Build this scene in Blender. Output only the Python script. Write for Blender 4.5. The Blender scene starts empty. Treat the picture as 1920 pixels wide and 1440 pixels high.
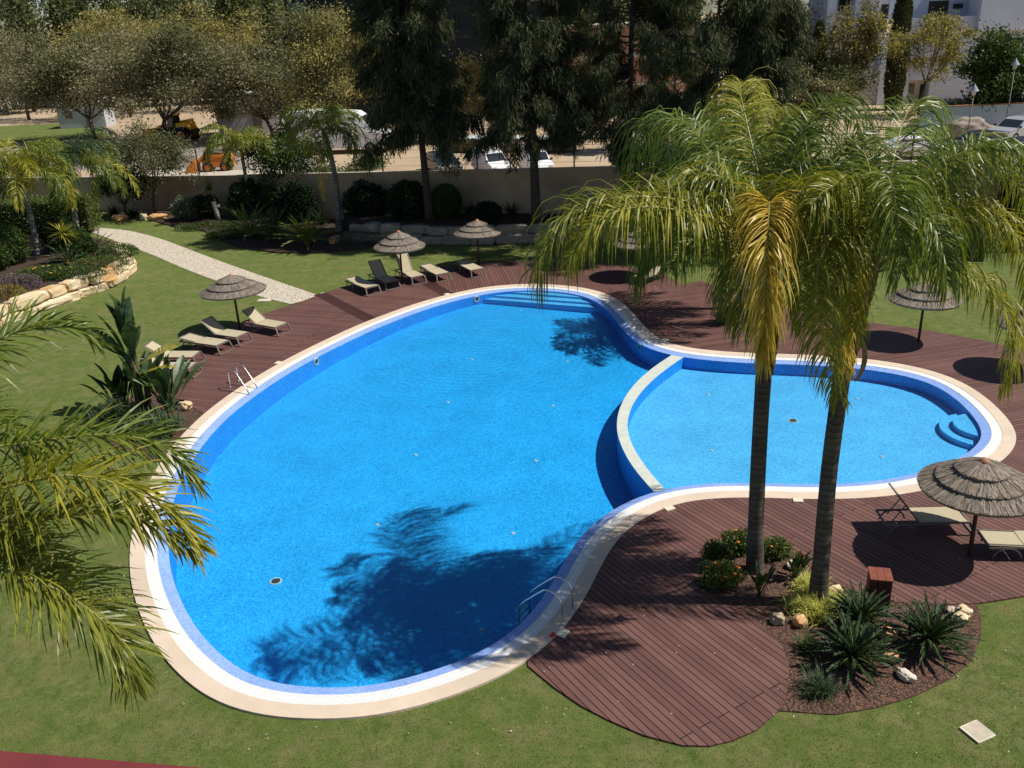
import bpy, bmesh, math, random
import numpy as np
from mathutils import Vector, Matrix, noise as mnoise
from mathutils.geometry import tessellate_polygon

sc = bpy.context.scene
COL = sc.collection
PI = math.pi
rng = np.random.default_rng(7)
R0 = random.Random(11)

# ------------------------------------------------------------------ camera
FPX, PITCH, ROLL, HCAM = 1680.0, math.radians(22.5), math.radians(2.6), 11.5
_F = Vector((0, math.cos(PITCH), -math.sin(PITCH)))
_R = Vector((1, 0, 0))
_U = Vector((0, math.sin(PITCH), math.cos(PITCH)))
CR = _R * math.cos(ROLL) - _U * math.sin(ROLL)
CU = _U * math.cos(ROLL) + _R * math.sin(ROLL)
CAMP = Vector((0, 0, HCAM))

def ray(x, y):
    return _F * FPX + CR * (x - 960) + CU * (720 - y)
def G(x, y, z=0.0):
    d = ray(x, y)
    return CAMP + d * ((z - HCAM) / d.z)
def W(x, y, yd):
    d = ray(x, y)
    return CAMP + d * (yd / d.y)
def GX(pts, z=0.0):
    return [G(x, y, z) for x, y in pts]

cam = bpy.data.cameras.new('camera')
cam.sensor_fit = 'HORIZONTAL'
cam.angle = 2 * math.atan(960 / FPX)
cam.clip_start = 0.05
cam.clip_end = 3000
co = bpy.data.objects.new('camera', cam)
COL.objects.link(co)
M = Matrix((CR, CU, -_F)).transposed().to_4x4()
M.translation = CAMP
co.matrix_world = M
sc.camera = co

# ------------------------------------------------------------------ light
SUN_EL, SUN_AZ = math.radians(54.5), math.radians(-5.5)
S = Vector((math.cos(SUN_EL) * math.cos(SUN_AZ), math.cos(SUN_EL) * math.sin(SUN_AZ), math.sin(SUN_EL)))
sl = bpy.data.lights.new('sun', 'SUN')
sl.energy = 4.75
sl.angle = math.radians(0.53)
sl.color = (1.0, 0.955, 0.88)
so = bpy.data.objects.new('sun', sl)
so.rotation_euler = S.to_track_quat('Z', 'Y').to_euler()
so.location = (60, -10, 80)
COL.objects.link(so)
wd = bpy.data.worlds.new('World')
sc.world = wd
wd.use_nodes = True
nt = wd.node_tree
sky = nt.nodes.new('ShaderNodeTexSky')
sky.sky_type = 'NISHITA'
sky.sun_disc = False
sky.sun_elevation = SUN_EL
sky.sun_rotation = math.atan2(S.x, S.y)
sky.altitude = 300
sky.air_density = 0.8
sky.dust_density = 0.5
nt.links.new(sky.outputs['Color'], nt.nodes['Background'].inputs['Color'])
nt.nodes['Background'].inputs['Strength'].default_value = 0.07
sc.view_settings.view_transform = 'Standard'
sc.view_settings.look = 'None'
sc.view_settings.gamma = 1
sc.view_settings.exposure = 0.2
sc.cycles.max_bounces = 6
sc.cycles.transparent_max_bounces = 16
sc.cycles.caustics_reflective = False
sc.cycles.caustics_refractive = False

# ------------------------------------------------------------------ materials
def _new(name):
    m = bpy.data.materials.new(name)
    m.use_nodes = True
    n = m.node_tree.nodes
    return m, n, m.node_tree.links, n['Principled BSDF']

def col4(c):
    return (c[0], c[1], c[2], 1)

def pbr(name, c1, c2=None, scale=6.0, rough=0.7, bump=0.0, bscale=None, spec=0.3, metal=0.0, detail=5, c3=None, scale3=0.6, lo=0.35, hi=0.65):
    """plain surface: two colours mixed by noise, an optional third by a broader noise, noise bump"""
    m, n, l, b = _new(name)
    b.inputs['Roughness'].default_value = rough
    b.inputs['Metallic'].default_value = metal
    b.inputs['Specular IOR Level'].default_value = spec
    b.inputs['Base Color'].default_value = col4(c1)
    tc = n.new('ShaderNodeTexCoord')
    out = None
    if c2:
        nz = n.new('ShaderNodeTexNoise')
        nz.inputs['Scale'].default_value = scale
        nz.inputs['Detail'].default_value = detail
        l.new(tc.outputs['Object'], nz.inputs['Vector'])
        mr = n.new('ShaderNodeMapRange')
        mr.inputs[1].default_value = lo
        mr.inputs[2].default_value = hi
        l.new(nz.outputs['Fac'], mr.inputs[0])
        mx = n.new('ShaderNodeMixRGB')
        mx.inputs[1].default_value = col4(c1)
        mx.inputs[2].default_value = col4(c2)
        l.new(mr.outputs[0], mx.inputs[0])
        out = mx.outputs[0]
        if c3:
            n3 = n.new('ShaderNodeTexNoise')
            n3.inputs['Scale'].default_value = scale3
            n3.inputs['Detail'].default_value = 4
            l.new(tc.outputs['Object'], n3.inputs['Vector'])
            m3 = n.new('ShaderNodeMapRange')
            m3.inputs[1].default_value = 0.48
            m3.inputs[2].default_value = 0.68
            l.new(n3.outputs['Fac'], m3.inputs[0])
            x3 = n.new('ShaderNodeMixRGB')
            l.new(m3.outputs[0], x3.inputs[0])
            l.new(out, x3.inputs[1])
            x3.inputs[2].default_value = col4(c3)
            out = x3.outputs[0]
        l.new(out, b.inputs['Base Color'])
    if bump:
        nb = n.new('ShaderNodeTexNoise')
        nb.inputs['Scale'].default_value = bscale or scale * 3
        nb.inputs['Detail'].default_value = 6
        l.new(tc.outputs['Object'], nb.inputs['Vector'])
        bp = n.new('ShaderNodeBump')
        bp.inputs['Strength'].default_value = bump
        bp.inputs['Distance'].default_value = 0.05
        l.new(nb.outputs['Fac'], bp.inputs['Height'])
        l.new(bp.outputs['Normal'], b.inputs['Normal'])
    return m

def leafmat(name, c1, c2, trans=0.3, rough=0.5, spec=0.3, tint=1.3):
    m, n, l, b = _new(name)
    g = n.new('ShaderNodeNewGeometry')
    mx = n.new('ShaderNodeMixRGB')
    mx.inputs[1].default_value = col4(c1)
    mx.inputs[2].default_value = col4(c2)
    l.new(g.outputs['Random Per Island'], mx.inputs[0])
    l.new(mx.outputs[0], b.inputs['Base Color'])
    b.inputs['Roughness'].default_value = rough
    b.inputs['Specular IOR Level'].default_value = spec
    tr = n.new('ShaderNodeBsdfTranslucent')
    mt = n.new('ShaderNodeMixRGB')
    mt.blend_type = 'MULTIPLY'
    mt.inputs[0].default_value = 1
    mt.inputs[2].default_value = (tint, tint * 1.05, 0.6, 1)
    l.new(mx.outputs[0], mt.inputs[1])
    l.new(mt.outputs[0], tr.inputs['Color'])
    ms = n.new('ShaderNodeMixShader')
    ms.inputs[0].default_value = trans
    l.new(b.outputs[0], ms.inputs[1])
    l.new(tr.outputs[0], ms.inputs[2])
    l.new(ms.outputs[0], n['Material Output'].inputs['Surface'])
    return m

# ------------------------------------------------------------------ mesh helpers
def link(o, parent=None):
    COL.objects.link(o)
    if parent is not None:
        o.parent = parent
    return o

def tag(o, label=None, cat=None, group=None, kind=None):
    if label: o['label'] = label
    if cat: o['category'] = cat
    if group: o['group'] = group
    if kind: o['kind'] = kind
    return o

def empty(name, loc, label, cat, group=None, rz=0.0):
    o = bpy.data.objects.new(name, None)
    o.empty_display_size = 0.2
    o.location = loc
    o.rotation_euler = (0, 0, rz)
    link(o)
    return tag(o, label, cat, group)

def rawmesh(name, v, f, mats, parent=None, smooth=False, mi=None, world=True):
    """v in world coordinates when world and the parent is an unrotated Empty"""
    me = bpy.data.meshes.new(name)
    v = np.asarray(v, dtype=np.float64).reshape(-1, 3)
    if parent is not None and world:
        off = np.array(parent.location)
        p = parent.parent
        while p is not None:
            off = off + np.array(p.location)
            p = p.parent
        v = v - off
    if isinstance(f, np.ndarray): f = f.tolist()
    me.from_pydata(v.tolist(), [], f)
    if not isinstance(mats, (list, tuple)): mats = [mats]
    for m in mats: me.materials.append(m)
    if mi is not None:
        me.polygons.foreach_set('material_index', np.asarray(mi, dtype=np.int32))
    if smooth:
        me.polygons.foreach_set('use_smooth', np.ones(len(me.polygons), dtype=bool))
    me.update()
    o = bpy.data.objects.new(name, me)
    return link(o, parent)

class MB:
    def __init__(s):
        s.v, s.f, s.m = [], [], []
    def add(s, v, f, mi=0):
        k = len(s.v)
        s.v += [tuple(p) for p in v]
        for q in f:
            s.f.append([i + k for i in q])
            s.m.append(mi)
        return s
    def box(s, c, size, rz=0.0, mi=0, M=None):
        hx, hy, hz = size[0] / 2, size[1] / 2, size[2] / 2
        vs = [Vector((x, y, z)) for x in (-hx, hx) for y in (-hy, hy) for z in (-hz, hz)]
        if M is None: M = Matrix.Rotation(rz, 3, 'Z')
        vs = [M @ p + Vector(c) for p in vs]
        return s.add(vs, [(0, 1, 3, 2), (4, 6, 7, 5), (0, 4, 5, 1), (2, 3, 7, 6), (0, 2, 6, 4), (1, 5, 7, 3)], mi)
    def bar(s, a, b, w, h, mi=0, up=Vector((0, 0, 1))):
        a, b = Vector(a), Vector(b)
        d = (b - a)
        L = d.length
        d.normalize()
        y = up.cross(d)
        if y.length < 1e-4: y = Vector((1, 0, 0)).cross(d)
        y.normalize()
        z = d.cross(y)
        return s.box((a + b) / 2, (L, w, h), M=Matrix((d, y, z)).transposed(), mi=mi)
    def tube(s, pts, rad, n=8, mi=0, caps=True):
        pts = [Vector(p) for p in pts]
        if not isinstance(rad, (list, tuple, np.ndarray)): rad = [rad] * len(pts)
        k = len(s.v)
        ref = None
        for i, p in enumerate(pts):
            t = (pts[min(i + 1, len(pts) - 1)] - pts[max(i - 1, 0)])
            t.normalize()
            if ref is None:
                ref = Vector((0, 0, 1)).cross(t)
                if ref.length < 0.05: ref = Vector((1, 0, 0)).cross(t)
                ref.normalize()
            ref = (ref - t * ref.dot(t)).normalized()
            b = t.cross(ref)
            for j in range(n):
                a = 2 * PI * j / n
                s.v.append(tuple(p + (ref * math.cos(a) + b * math.sin(a)) * rad[i]))
        for i in range(len(pts) - 1):
            for j in range(n):
                a0, a1 = k + i * n + j, k + i * n + (j + 1) % n
                s.f.append([a0, a1, a1 + n, a0 + n]); s.m.append(mi)
        if caps:
            s.f.append([k + j for j in range(n)][::-1]); s.m.append(mi)
            e = k + (len(pts) - 1) * n
            s.f.append([e + j for j in range(n)]); s.m.append(mi)
        return s
    def lathe(s, prof, c=(0, 0, 0), n=24, mi=0):
        k = len(s.v)
        for r, z in prof:
            for j in range(n):
                a = 2 * PI * j / n
                s.v.append((c[0] + r * math.cos(a), c[1] + r * math.sin(a), c[2] + z))
        for i in range(len(prof) - 1):
            for j in range(n):
                a0, a1 = k + i * n + j, k + i * n + (j + 1) % n
                s.f.append([a0, a1, a1 + n, a0 + n]); s.m.append(mi)
        return s
    def prism(s, poly, z0, z1, mi=0, mside=None):
        """poly: CCW list of (x,y[,z]) ; top at z1 and sides to z0"""
        n = len(poly)
        k = len(s.v)
        for p in poly: s.v.append((p[0], p[1], z1))
        for p in poly: s.v.append((p[0], p[1], z0))
        tri = tessellate_polygon([[Vector((p[0], p[1], 0)) for p in poly]])
        for t in tri:
            a, b, c = (Vector((poly[i][0], poly[i][1], 0)) for i in t)
            t = list(t)
            if (b - a).cross(c - a).z < 0: t = t[::-1]
            s.f.append([k + i for i in t]); s.m.append(mi)
        for i in range(n):
            j = (i + 1) % n
            s.f.append([k + i, k + n + i, k + n + j, k + j]); s.m.append(mi if mside is None else mside)
        return s
    def ball(s, c, r, sub=2, amp=0.0, freq=1.5, seed=0, flat=1.0, mi=0):
        bm = bmesh.new()
        bmesh.ops.create_icosphere(bm, subdivisions=sub, radius=1.0)
        k = len(s.v)
        bm.verts.ensure_lookup_table()
        r = r if isinstance(r, (tuple, list)) else (r, r, r * flat)
        for v in bm.verts:
            p = v.co.copy()
            d = 1 + amp * mnoise.noise(p * freq + Vector((seed * 7.3, seed * 3.1, seed))) if amp else 1
            s.v.append((c[0] + p.x * r[0] * d, c[1] + p.y * r[1] * d, c[2] + p.z * r[2] * d))
        for f in bm.faces:
            s.f.append([k + v.index for v in f.verts]); s.m.append(mi)
        bm.free()
        return s
    def build(s, name, mats, parent=None, smooth=False, world=False):
        return rawmesh(name, s.v, s.f, mats, parent, smooth, s.m, world)

def copy_tree(o, parent=None):
    c = o.copy()
    COL.objects.link(c)
    if parent is not None: c.parent = parent
    for ch in list(o.children): copy_tree(ch, c)
    return c

def catmull(pts, n=10, closed=False):
    pts = [Vector(p) for p in pts]
    N = len(pts)
    out = []
    rngi = range(N) if closed else range(N - 1)
    for i in rngi:
        if closed:
            p0, p1, p2, p3 = pts[i - 1], pts[i], pts[(i + 1) % N], pts[(i + 2) % N]
        else:
            p1, p2 = pts[i], pts[i + 1]
            p0 = pts[i - 1] if i > 0 else p1 * 2 - p2
            p3 = pts[i + 2] if i + 2 < N else p2 * 2 - p1
        for k in range(n):
            t = k / n
            out.append(0.5 * ((2 * p1) + (p2 - p0) * t + (2 * p0 - 5 * p1 + 4 * p2 - p3) * t * t + (3 * p1 - p0 - 3 * p2 + p3) * t ** 3))
    if not closed: out.append(pts[-1])
    return out

def resample(pts, n, closed=False):
    P = [Vector(p) for p in pts]
    if closed: P = P + [P[0]]
    d = [0.0]
    for a, b in zip(P, P[1:]): d.append(d[-1] + (b - a).length)
    L = d[-1]
    out = []
    j = 0
    for k in range(n):
        t = L * k / (n if closed else n - 1)
        while j < len(d) - 2 and d[j + 1] < t: j += 1
        u = (t - d[j]) / max(1e-9, d[j + 1] - d[j])
        out.append(P[j].lerp(P[j + 1], min(1, u)))
    return out

def nrm(a):
    return a / np.maximum(np.linalg.norm(a, axis=1, keepdims=True), 1e-9)

def cards(name, P, D, L, Wd, mat, parent=None, world=True, flatup=0.0):
    """diamond leaf faces: base P, unit direction D, length L, width Wd"""
    n = len(P)
    rr = nrm(rng.normal(size=(n, 3)))
    if flatup: rr = nrm(rr * (1 - flatup) + np.array([0, 0, 1.0]) * flatup)
    side = nrm(np.cross(D, rr))
    L = np.broadcast_to(np.asarray(L, float), (n,))[:, None]
    Wd = np.broadcast_to(np.asarray(Wd, float), (n,))[:, None]
    mid = P + D * L * 0.45
    V = np.stack([P, mid + side * Wd / 2, P + D * L, mid - side * Wd / 2], axis=1).reshape(-1, 3)
    F = np.arange(n * 4).reshape(n, 4)
    return rawmesh(name, V, F, mat, parent, world=world)
# ------------------------------------------------------------------ specific materials
def grass_material():
    m, n, l, b = _new('lawn_grass')
    g = n.new('ShaderNodeNewGeometry')
    def nz(scale, detail=5, rough=0.6):
        t = n.new('ShaderNodeTexNoise')
        t.inputs['Scale'].default_value = scale
        t.inputs['Detail'].default_value = detail
        t.inputs['Roughness'].default_value = rough
        l.new(g.outputs['Position'], t.inputs['Vector'])
        return t
    def mr(s, lo, hi):
        r = n.new('ShaderNodeMapRange')
        r.inputs[1].default_value = lo
        r.inputs[2].default_value = hi
        l.new(s, r.inputs[0])
        return r.outputs[0]
    def mix(f, a, c):
        x = n.new('ShaderNodeMixRGB')
        l.new(f, x.inputs[0])
        if isinstance(a, tuple): x.inputs[1].default_value = col4(a)
        else: l.new(a, x.inputs[1])
        x.inputs[2].default_value = col4(c)
        return x.outputs[0]
    c = mix(mr(nz(3.2, 10, 0.82).outputs['Fac'], 0.37, 0.63), (0.060, 0.100, 0.020), (0.185, 0.205, 0.062))
    c = mix(mr(nz(0.55, 5, 0.65).outputs['Fac'], 0.42, 0.66), c, (0.098, 0.142, 0.028))
    f = mr(nz(1.3, 6, 0.75).outputs['Fac'], 0.47, 0.76)
    c = mix(f, c, (0.205, 0.178, 0.078))
    f2 = mr(nz(90, 2, 0.5).outputs['Fac'], 0.64, 0.8)
    c = mix(f2, c, (0.26, 0.25, 0.12))
    l.new(c, b.inputs['Base Color'])
    b.inputs['Roughness'].default_value = 0.85
    b.inputs['Specular IOR Level'].default_value = 0.1
    bp = n.new('ShaderNodeBump')
    bp.inputs['Strength'].default_value = 0.8
    bp.inputs['Distance'].default_value = 0.04
    l.new(nz(45, 6, 0.7).outputs['Fac'], bp.inputs['Height'])
    l.new(bp.outputs['Normal'], b.inputs['Normal'])
    return m

def deck_material(name, az, c1=(0.158, 0.079, 0.064), c2=(0.112, 0.053, 0.044), row=0.142):
    m, n, l, b = _new(name)
    g = n.new('ShaderNodeNewGeometry')
    mp = n.new('ShaderNodeMapping')
    mp.vector_type = 'TEXTURE'
    mp.inputs['Rotation'].default_value = (0, 0, az)
    l.new(g.outputs['Position'], mp.inputs['Vector'])
    br = n.new('ShaderNodeTexBrick')
    br.offset = 0.37
    br.offset_frequency = 3
    br.inputs['Scale'].default_value = 1
    br.inputs['Brick Width'].default_value = 8.7
    br.inputs['Row Height'].default_value = row
    br.inputs['Mortar Size'].default_value = 0.011
    br.inputs['Mortar Smooth'].default_value = 0.25
    br.inputs['Color1'].default_value = col4(c1)
    br.inputs['Color2'].default_value = col4(c2)
    br.inputs['Mortar'].default_value = (0.012, 0.006, 0.006, 1)
    br.inputs['Bias'].default_value = 0.0
    l.new(mp.outputs[0], br.inputs['Vector'])
    # grain stretched along the boards, and broad weathering
    m2 = n.new('ShaderNodeMapping')
    m2.inputs['Scale'].default_value = (1.2, 40, 1)
    l.new(mp.outputs[0], m2.inputs['Vector'])
    nz = n.new('ShaderNodeTexNoise')
    nz.inputs['Scale'].default_value = 1.5
    nz.inputs['Detail'].default_value = 5
    l.new(m2.outputs[0], nz.inputs['Vector'])
    n2 = n.new('ShaderNodeTexNoise')
    n2.inputs['Scale'].default_value = 0.7
    n2.inputs['Detail'].default_value = 6
    l.new(g.outputs['Position'], n2.inputs['Vector'])
    add = n.new('ShaderNodeMath')
    l.new(nz.outputs['Fac'], add.inputs[0])
    l.new(n2.outputs['Fac'], add.inputs[1])
    r = n.new('ShaderNodeMapRange')
    r.inputs[1].default_value = 0.6
    r.inputs[2].default_value = 1.4
    r.inputs[3].default_value = 0.72
    r.inputs[4].default_value = 1.32
    l.new(add.outputs[0], r.inputs[0])
    mu = n.new('ShaderNodeMixRGB')
    mu.blend_type = 'MULTIPLY'
    mu.inputs[0].default_value = 1
    l.new(br.outputs['Color'], mu.inputs[1])
    l.new(r.outputs[0], mu.inputs[2])
    # dusty pale specks
    n3 = n.new('ShaderNodeTexNoise')
    n3.inputs['Scale'].default_value = 26
    n3.inputs['Detail'].default_value = 3
    l.new(g.outputs['Position'], n3.inputs['Vector'])
    r3 = n.new('ShaderNodeMapRange')
    r3.inputs[1].default_value = 0.7
    r3.inputs[2].default_value = 0.82
    r3.inputs[4].default_value = 0.5
    l.new(n3.outputs['Fac'], r3.inputs[0])
    x3 = n.new('ShaderNodeMixRGB')
    l.new(r3.outputs[0], x3.inputs[0])
    l.new(mu.outputs[0], x3.inputs[1])
    x3.inputs[2].default_value = (0.25, 0.17, 0.14, 1)
    l.new(x3.outputs[0], b.inputs['Base Color'])
    b.inputs['Roughness'].default_value = 0.62
    b.inputs['Specular IOR Level'].default_value = 0.25
    bp = n.new('ShaderNodeBump')
    bp.inputs['Strength'].default_value = 0.7
    bp.inputs['Distance'].default_value = 0.01
    bp.invert = True
    l.new(br.outputs['Fac'], bp.inputs['Height'])
    l.new(bp.outputs['Normal'], b.inputs['Normal'])
    return m

def mosaic_material(name, c1, c2, cell=0.028, rough=0.35, streak=None):
    """small glass mosaic: tile blues vary, on the floors the speckle also paints caustic sparkle"""
    m, n, l, b = _new(name)
    g = n.new('ShaderNodeNewGeometry')
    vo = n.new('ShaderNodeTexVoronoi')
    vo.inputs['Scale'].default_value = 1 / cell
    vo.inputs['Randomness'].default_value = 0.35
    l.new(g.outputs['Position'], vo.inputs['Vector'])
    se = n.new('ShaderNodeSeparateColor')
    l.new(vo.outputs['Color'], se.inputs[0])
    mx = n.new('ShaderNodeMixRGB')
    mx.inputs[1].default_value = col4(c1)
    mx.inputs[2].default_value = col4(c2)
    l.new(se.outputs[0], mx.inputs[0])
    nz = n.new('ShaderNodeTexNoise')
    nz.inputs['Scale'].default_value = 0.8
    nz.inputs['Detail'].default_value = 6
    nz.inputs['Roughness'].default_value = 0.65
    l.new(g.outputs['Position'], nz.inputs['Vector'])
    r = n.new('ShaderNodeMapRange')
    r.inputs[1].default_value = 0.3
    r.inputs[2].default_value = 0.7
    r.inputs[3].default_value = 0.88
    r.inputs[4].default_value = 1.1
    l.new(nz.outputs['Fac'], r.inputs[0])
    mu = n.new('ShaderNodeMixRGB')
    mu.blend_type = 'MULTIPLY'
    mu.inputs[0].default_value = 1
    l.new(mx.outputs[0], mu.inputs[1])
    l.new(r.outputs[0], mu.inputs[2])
    l.new(mu.outputs[0], b.inputs['Base Color'])
    b.inputs['Roughness'].default_value = rough
    b.inputs['Specular IOR Level'].default_value = 0.2
    return m

def water_material():
    m, n, l, b = _new('pool_water')
    n.remove(b)
    g = n.new('ShaderNodeNewGeometry')
    n1 = n.new('ShaderNodeTexNoise')
    n1.inputs['Scale'].default_value = 7
    n1.inputs['Detail'].default_value = 4
    n1.inputs['Roughness'].default_value = 0.6
    l.new(g.outputs['Position'], n1.inputs['Vector'])
    mp = n.new('ShaderNodeMapping')
    mp.vector_type = 'POINT'
    c = G(905, 640)
    mp.inputs['Location'].default_value = (-c.x, -c.y, 0)
    l.new(g.outputs['Position'], mp.inputs['Vector'])
    wv = n.new('ShaderNodeTexWave')
    wv.wave_type = 'RINGS'
    wv.rings_direction = 'Z'
    wv.inputs['Scale'].default_value = 1.1
    wv.inputs['Distortion'].default_value = 1.0
    wv.inputs['Detail'].default_value = 2
    l.new(mp.outputs[0], wv.inputs['Vector'])
    ad = n.new('ShaderNodeMath')
    ad.operation = 'MULTIPLY_ADD'
    l.new(wv.outputs['Fac'], ad.inputs[0])
    # the rings die away with distance from where they started
    ln = n.new('ShaderNodeVectorMath')
    ln.operation = 'LENGTH'
    l.new(mp.outputs[0], ln.inputs[0])
    fo = n.new('ShaderNodeMapRange')
    fo.inputs[1].default_value = 1.0
    fo.inputs[2].default_value = 10.0
    fo.inputs[3].default_value = 0.30
    fo.inputs[4].default_value = 0.0
    l.new(ln.outputs['Value'], fo.inputs[0])
    l.new(fo.outputs[0], ad.inputs[1])
    l.new(n1.outputs['Fac'], ad.inputs[2])
    bp = n.new('ShaderNodeBump')
    bp.inputs['Strength'].default_value = 0.6
    bp.inputs['Distance'].default_value = 0.05
    l.new(ad.outputs[0], bp.inputs['Height'])
    fr = n.new('ShaderNodeFresnel')
    fr.inputs['IOR'].default_value = 1.33
    l.new(bp.outputs['Normal'], fr.inputs['Normal'])
    tr = n.new('ShaderNodeBsdfTransparent')
    tr.inputs['Color'].default_value = (0.80, 0.95, 1.0, 1)
    gl = n.new('ShaderNodeBsdfGlossy')
    gl.inputs['Roughness'].default_value = 0.06
    l.new(bp.outputs['Normal'], gl.inputs['Normal'])
    ms = n.new('ShaderNodeMixShader')
    l.new(fr.outputs[0], ms.inputs[0])
    l.new(tr.outputs[0], ms.inputs[1])
    l.new(gl.outputs[0], ms.inputs[2])
    l.new(ms.outputs[0], n['Material Output'].inputs['Surface'])
    return m

def thatch_material():
    m, n, l, b = _new('thatch_straw')
    tc = n.new('ShaderNodeTexCoord')
    g = n.new('ShaderNodeNewGeometry')
    mx = n.new('ShaderNodeMixRGB')
    mx.inputs[1].default_value = (0.15, 0.118, 0.092, 1)
    mx.inputs[2].default_value = (0.42, 0.36, 0.29, 1)
    l.new(g.outputs['Random Per Island'], mx.inputs[0])
    nz = n.new('ShaderNodeTexNoise')
    nz.inputs['Scale'].default_value = 9
    l.new(tc.outputs['Object'], nz.inputs['Vector'])
    mu = n.new('ShaderNodeMixRGB')
    mu.blend_type = 'MULTIPLY'
    mu.inputs[0].default_value = 0.5
    l.new(mx.outputs[0], mu.inputs[1])
    l.new(nz.outputs['Fac'], mu.inputs[2])
    l.new(mu.outputs[0], b.inputs['Base Color'])
    b.inputs['Roughness'].default_value = 0.9
    b.inputs['Specular IOR Level'].default_value = 0.1
    return m

def trunk_material(name, c1, c2, c3, ring=7.0):
    """palm trunk: rings around the stem, blotches"""
    m, n, l, b = _new(name)
    tc = n.new('ShaderNodeTexCoord')
    sx = n.new('ShaderNodeSeparateXYZ')
    l.new(tc.outputs['Object'], sx.inputs[0])
    nz = n.new('ShaderNodeTexNoise')
    nz.inputs['Scale'].default_value = 4
    nz.inputs['Detail'].default_value = 6
    l.new(tc.outputs['Object'], nz.inputs['Vector'])
    ma = n.new('ShaderNodeMath')
    ma.operation = 'MULTIPLY_ADD'
    l.new(nz.outputs['Fac'], ma.inputs[0])
    ma.inputs[1].default_value = 0.10
    l.new(sx.outputs['Z'], ma.inputs[2])
    mm = n.new('ShaderNodeMath')
    mm.operation = 'MULTIPLY'
    l.new(ma.outputs[0], mm.inputs[0])
    mm.inputs[1].default_value = ring
    fr = n.new('ShaderNodeMath')
    fr.operation = 'FRACT'
    l.new(mm.outputs[0], fr.inputs[0])
    rp = n.new('ShaderNodeValToRGB')
    rp.color_ramp.elements[0].position = 0.0
    rp.color_ramp.elements[0].color = col4(c1)
    rp.color_ramp.elements[1].position = 0.22
    rp.color_ramp.elements[1].color = col4(c2)
    e = rp.color_ramp.elements.new(0.95)
    e.color = col4(c3)
    l.new(fr.outputs[0], rp.inputs[0])
    n2 = n.new('ShaderNodeTexNoise')
    n2.inputs['Scale'].default_value = 2.2
    n2.inputs['Detail'].default_value = 7
    l.new(tc.outputs['Object'], n2.inputs['Vector'])
    r = n.new('ShaderNodeMapRange')
    r.inputs[1].default_value = 0.3
    r.inputs[2].default_value = 0.7
    r.inputs[3].default_value = 0.55
    r.inputs[4].default_value = 1.3
    l.new(n2.outputs['Fac'], r.inputs[0])
    mu = n.new('ShaderNodeMixRGB')
    mu.blend_type = 'MULTIPLY'
    mu.inputs[0].default_value = 1
    l.new(rp.outputs[0], mu.inputs[1])
    l.new(r.outputs[0], mu.inputs[2])
    l.new(mu.outputs[0], b.inputs['Base Color'])
    b.inputs['Roughness'].default_value = 0.9
    b.inputs['Specular IOR Level'].default_value = 0.15
    bp = n.new('ShaderNodeBump')
    bp.inputs['Strength'].default_value = 0.6
    bp.inputs['Distance'].default_value = 0.03
    l.new(mu.outputs[0], bp.inputs['Height'])
    l.new(bp.outputs['Normal'], b.inputs['Normal'])
    return m

def grating_material():
    m, n, l, b = _new('overflow_grating')
    # slats run across the channel: stripes along the edge use the UV laid along it
    uv = n.new('ShaderNodeUVMap')
    uv.uv_map = 'along'
    sx = n.new('ShaderNodeSeparateXYZ')
    l.new(uv.outputs[0], sx.inputs[0])
    fr = n.new('ShaderNodeMath')
    fr.operation = 'FRACT'
    l.new(sx.outputs['X'], fr.inputs[0])
    gt = n.new('ShaderNodeMath')
    gt.operation = 'LESS_THAN'
    l.new(fr.outputs[0], gt.inputs[0])
    gt.inputs[1].default_value = 0.24
    mid = n.new('ShaderNodeMath')
    mid.operation = 'COMPARE'
    l.new(sx.outputs['Y'], mid.inputs[0])
    mid.inputs[1].default_value = 0.5
    mid.inputs[2].default_value = 0.06
    sb = n.new('ShaderNodeMath')
    sb.operation = 'SUBTRACT'
    sb.use_clamp = True
    l.new(gt.outputs[0], sb.inputs[0])
    l.new(mid.outputs[0], sb.inputs[1])
    mx = n.new('ShaderNodeMixRGB')
    mx.inputs[1].default_value = (0.80, 0.79, 0.75, 1)
    mx.inputs[2].default_value = (0.42, 0.42, 0.41, 1)
    l.new(sb.outputs[0], mx.inputs[0])
    l.new(mx.outputs[0], b.inputs['Base Color'])
    b.inputs['Roughness'].default_value = 0.5
    return m

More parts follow.
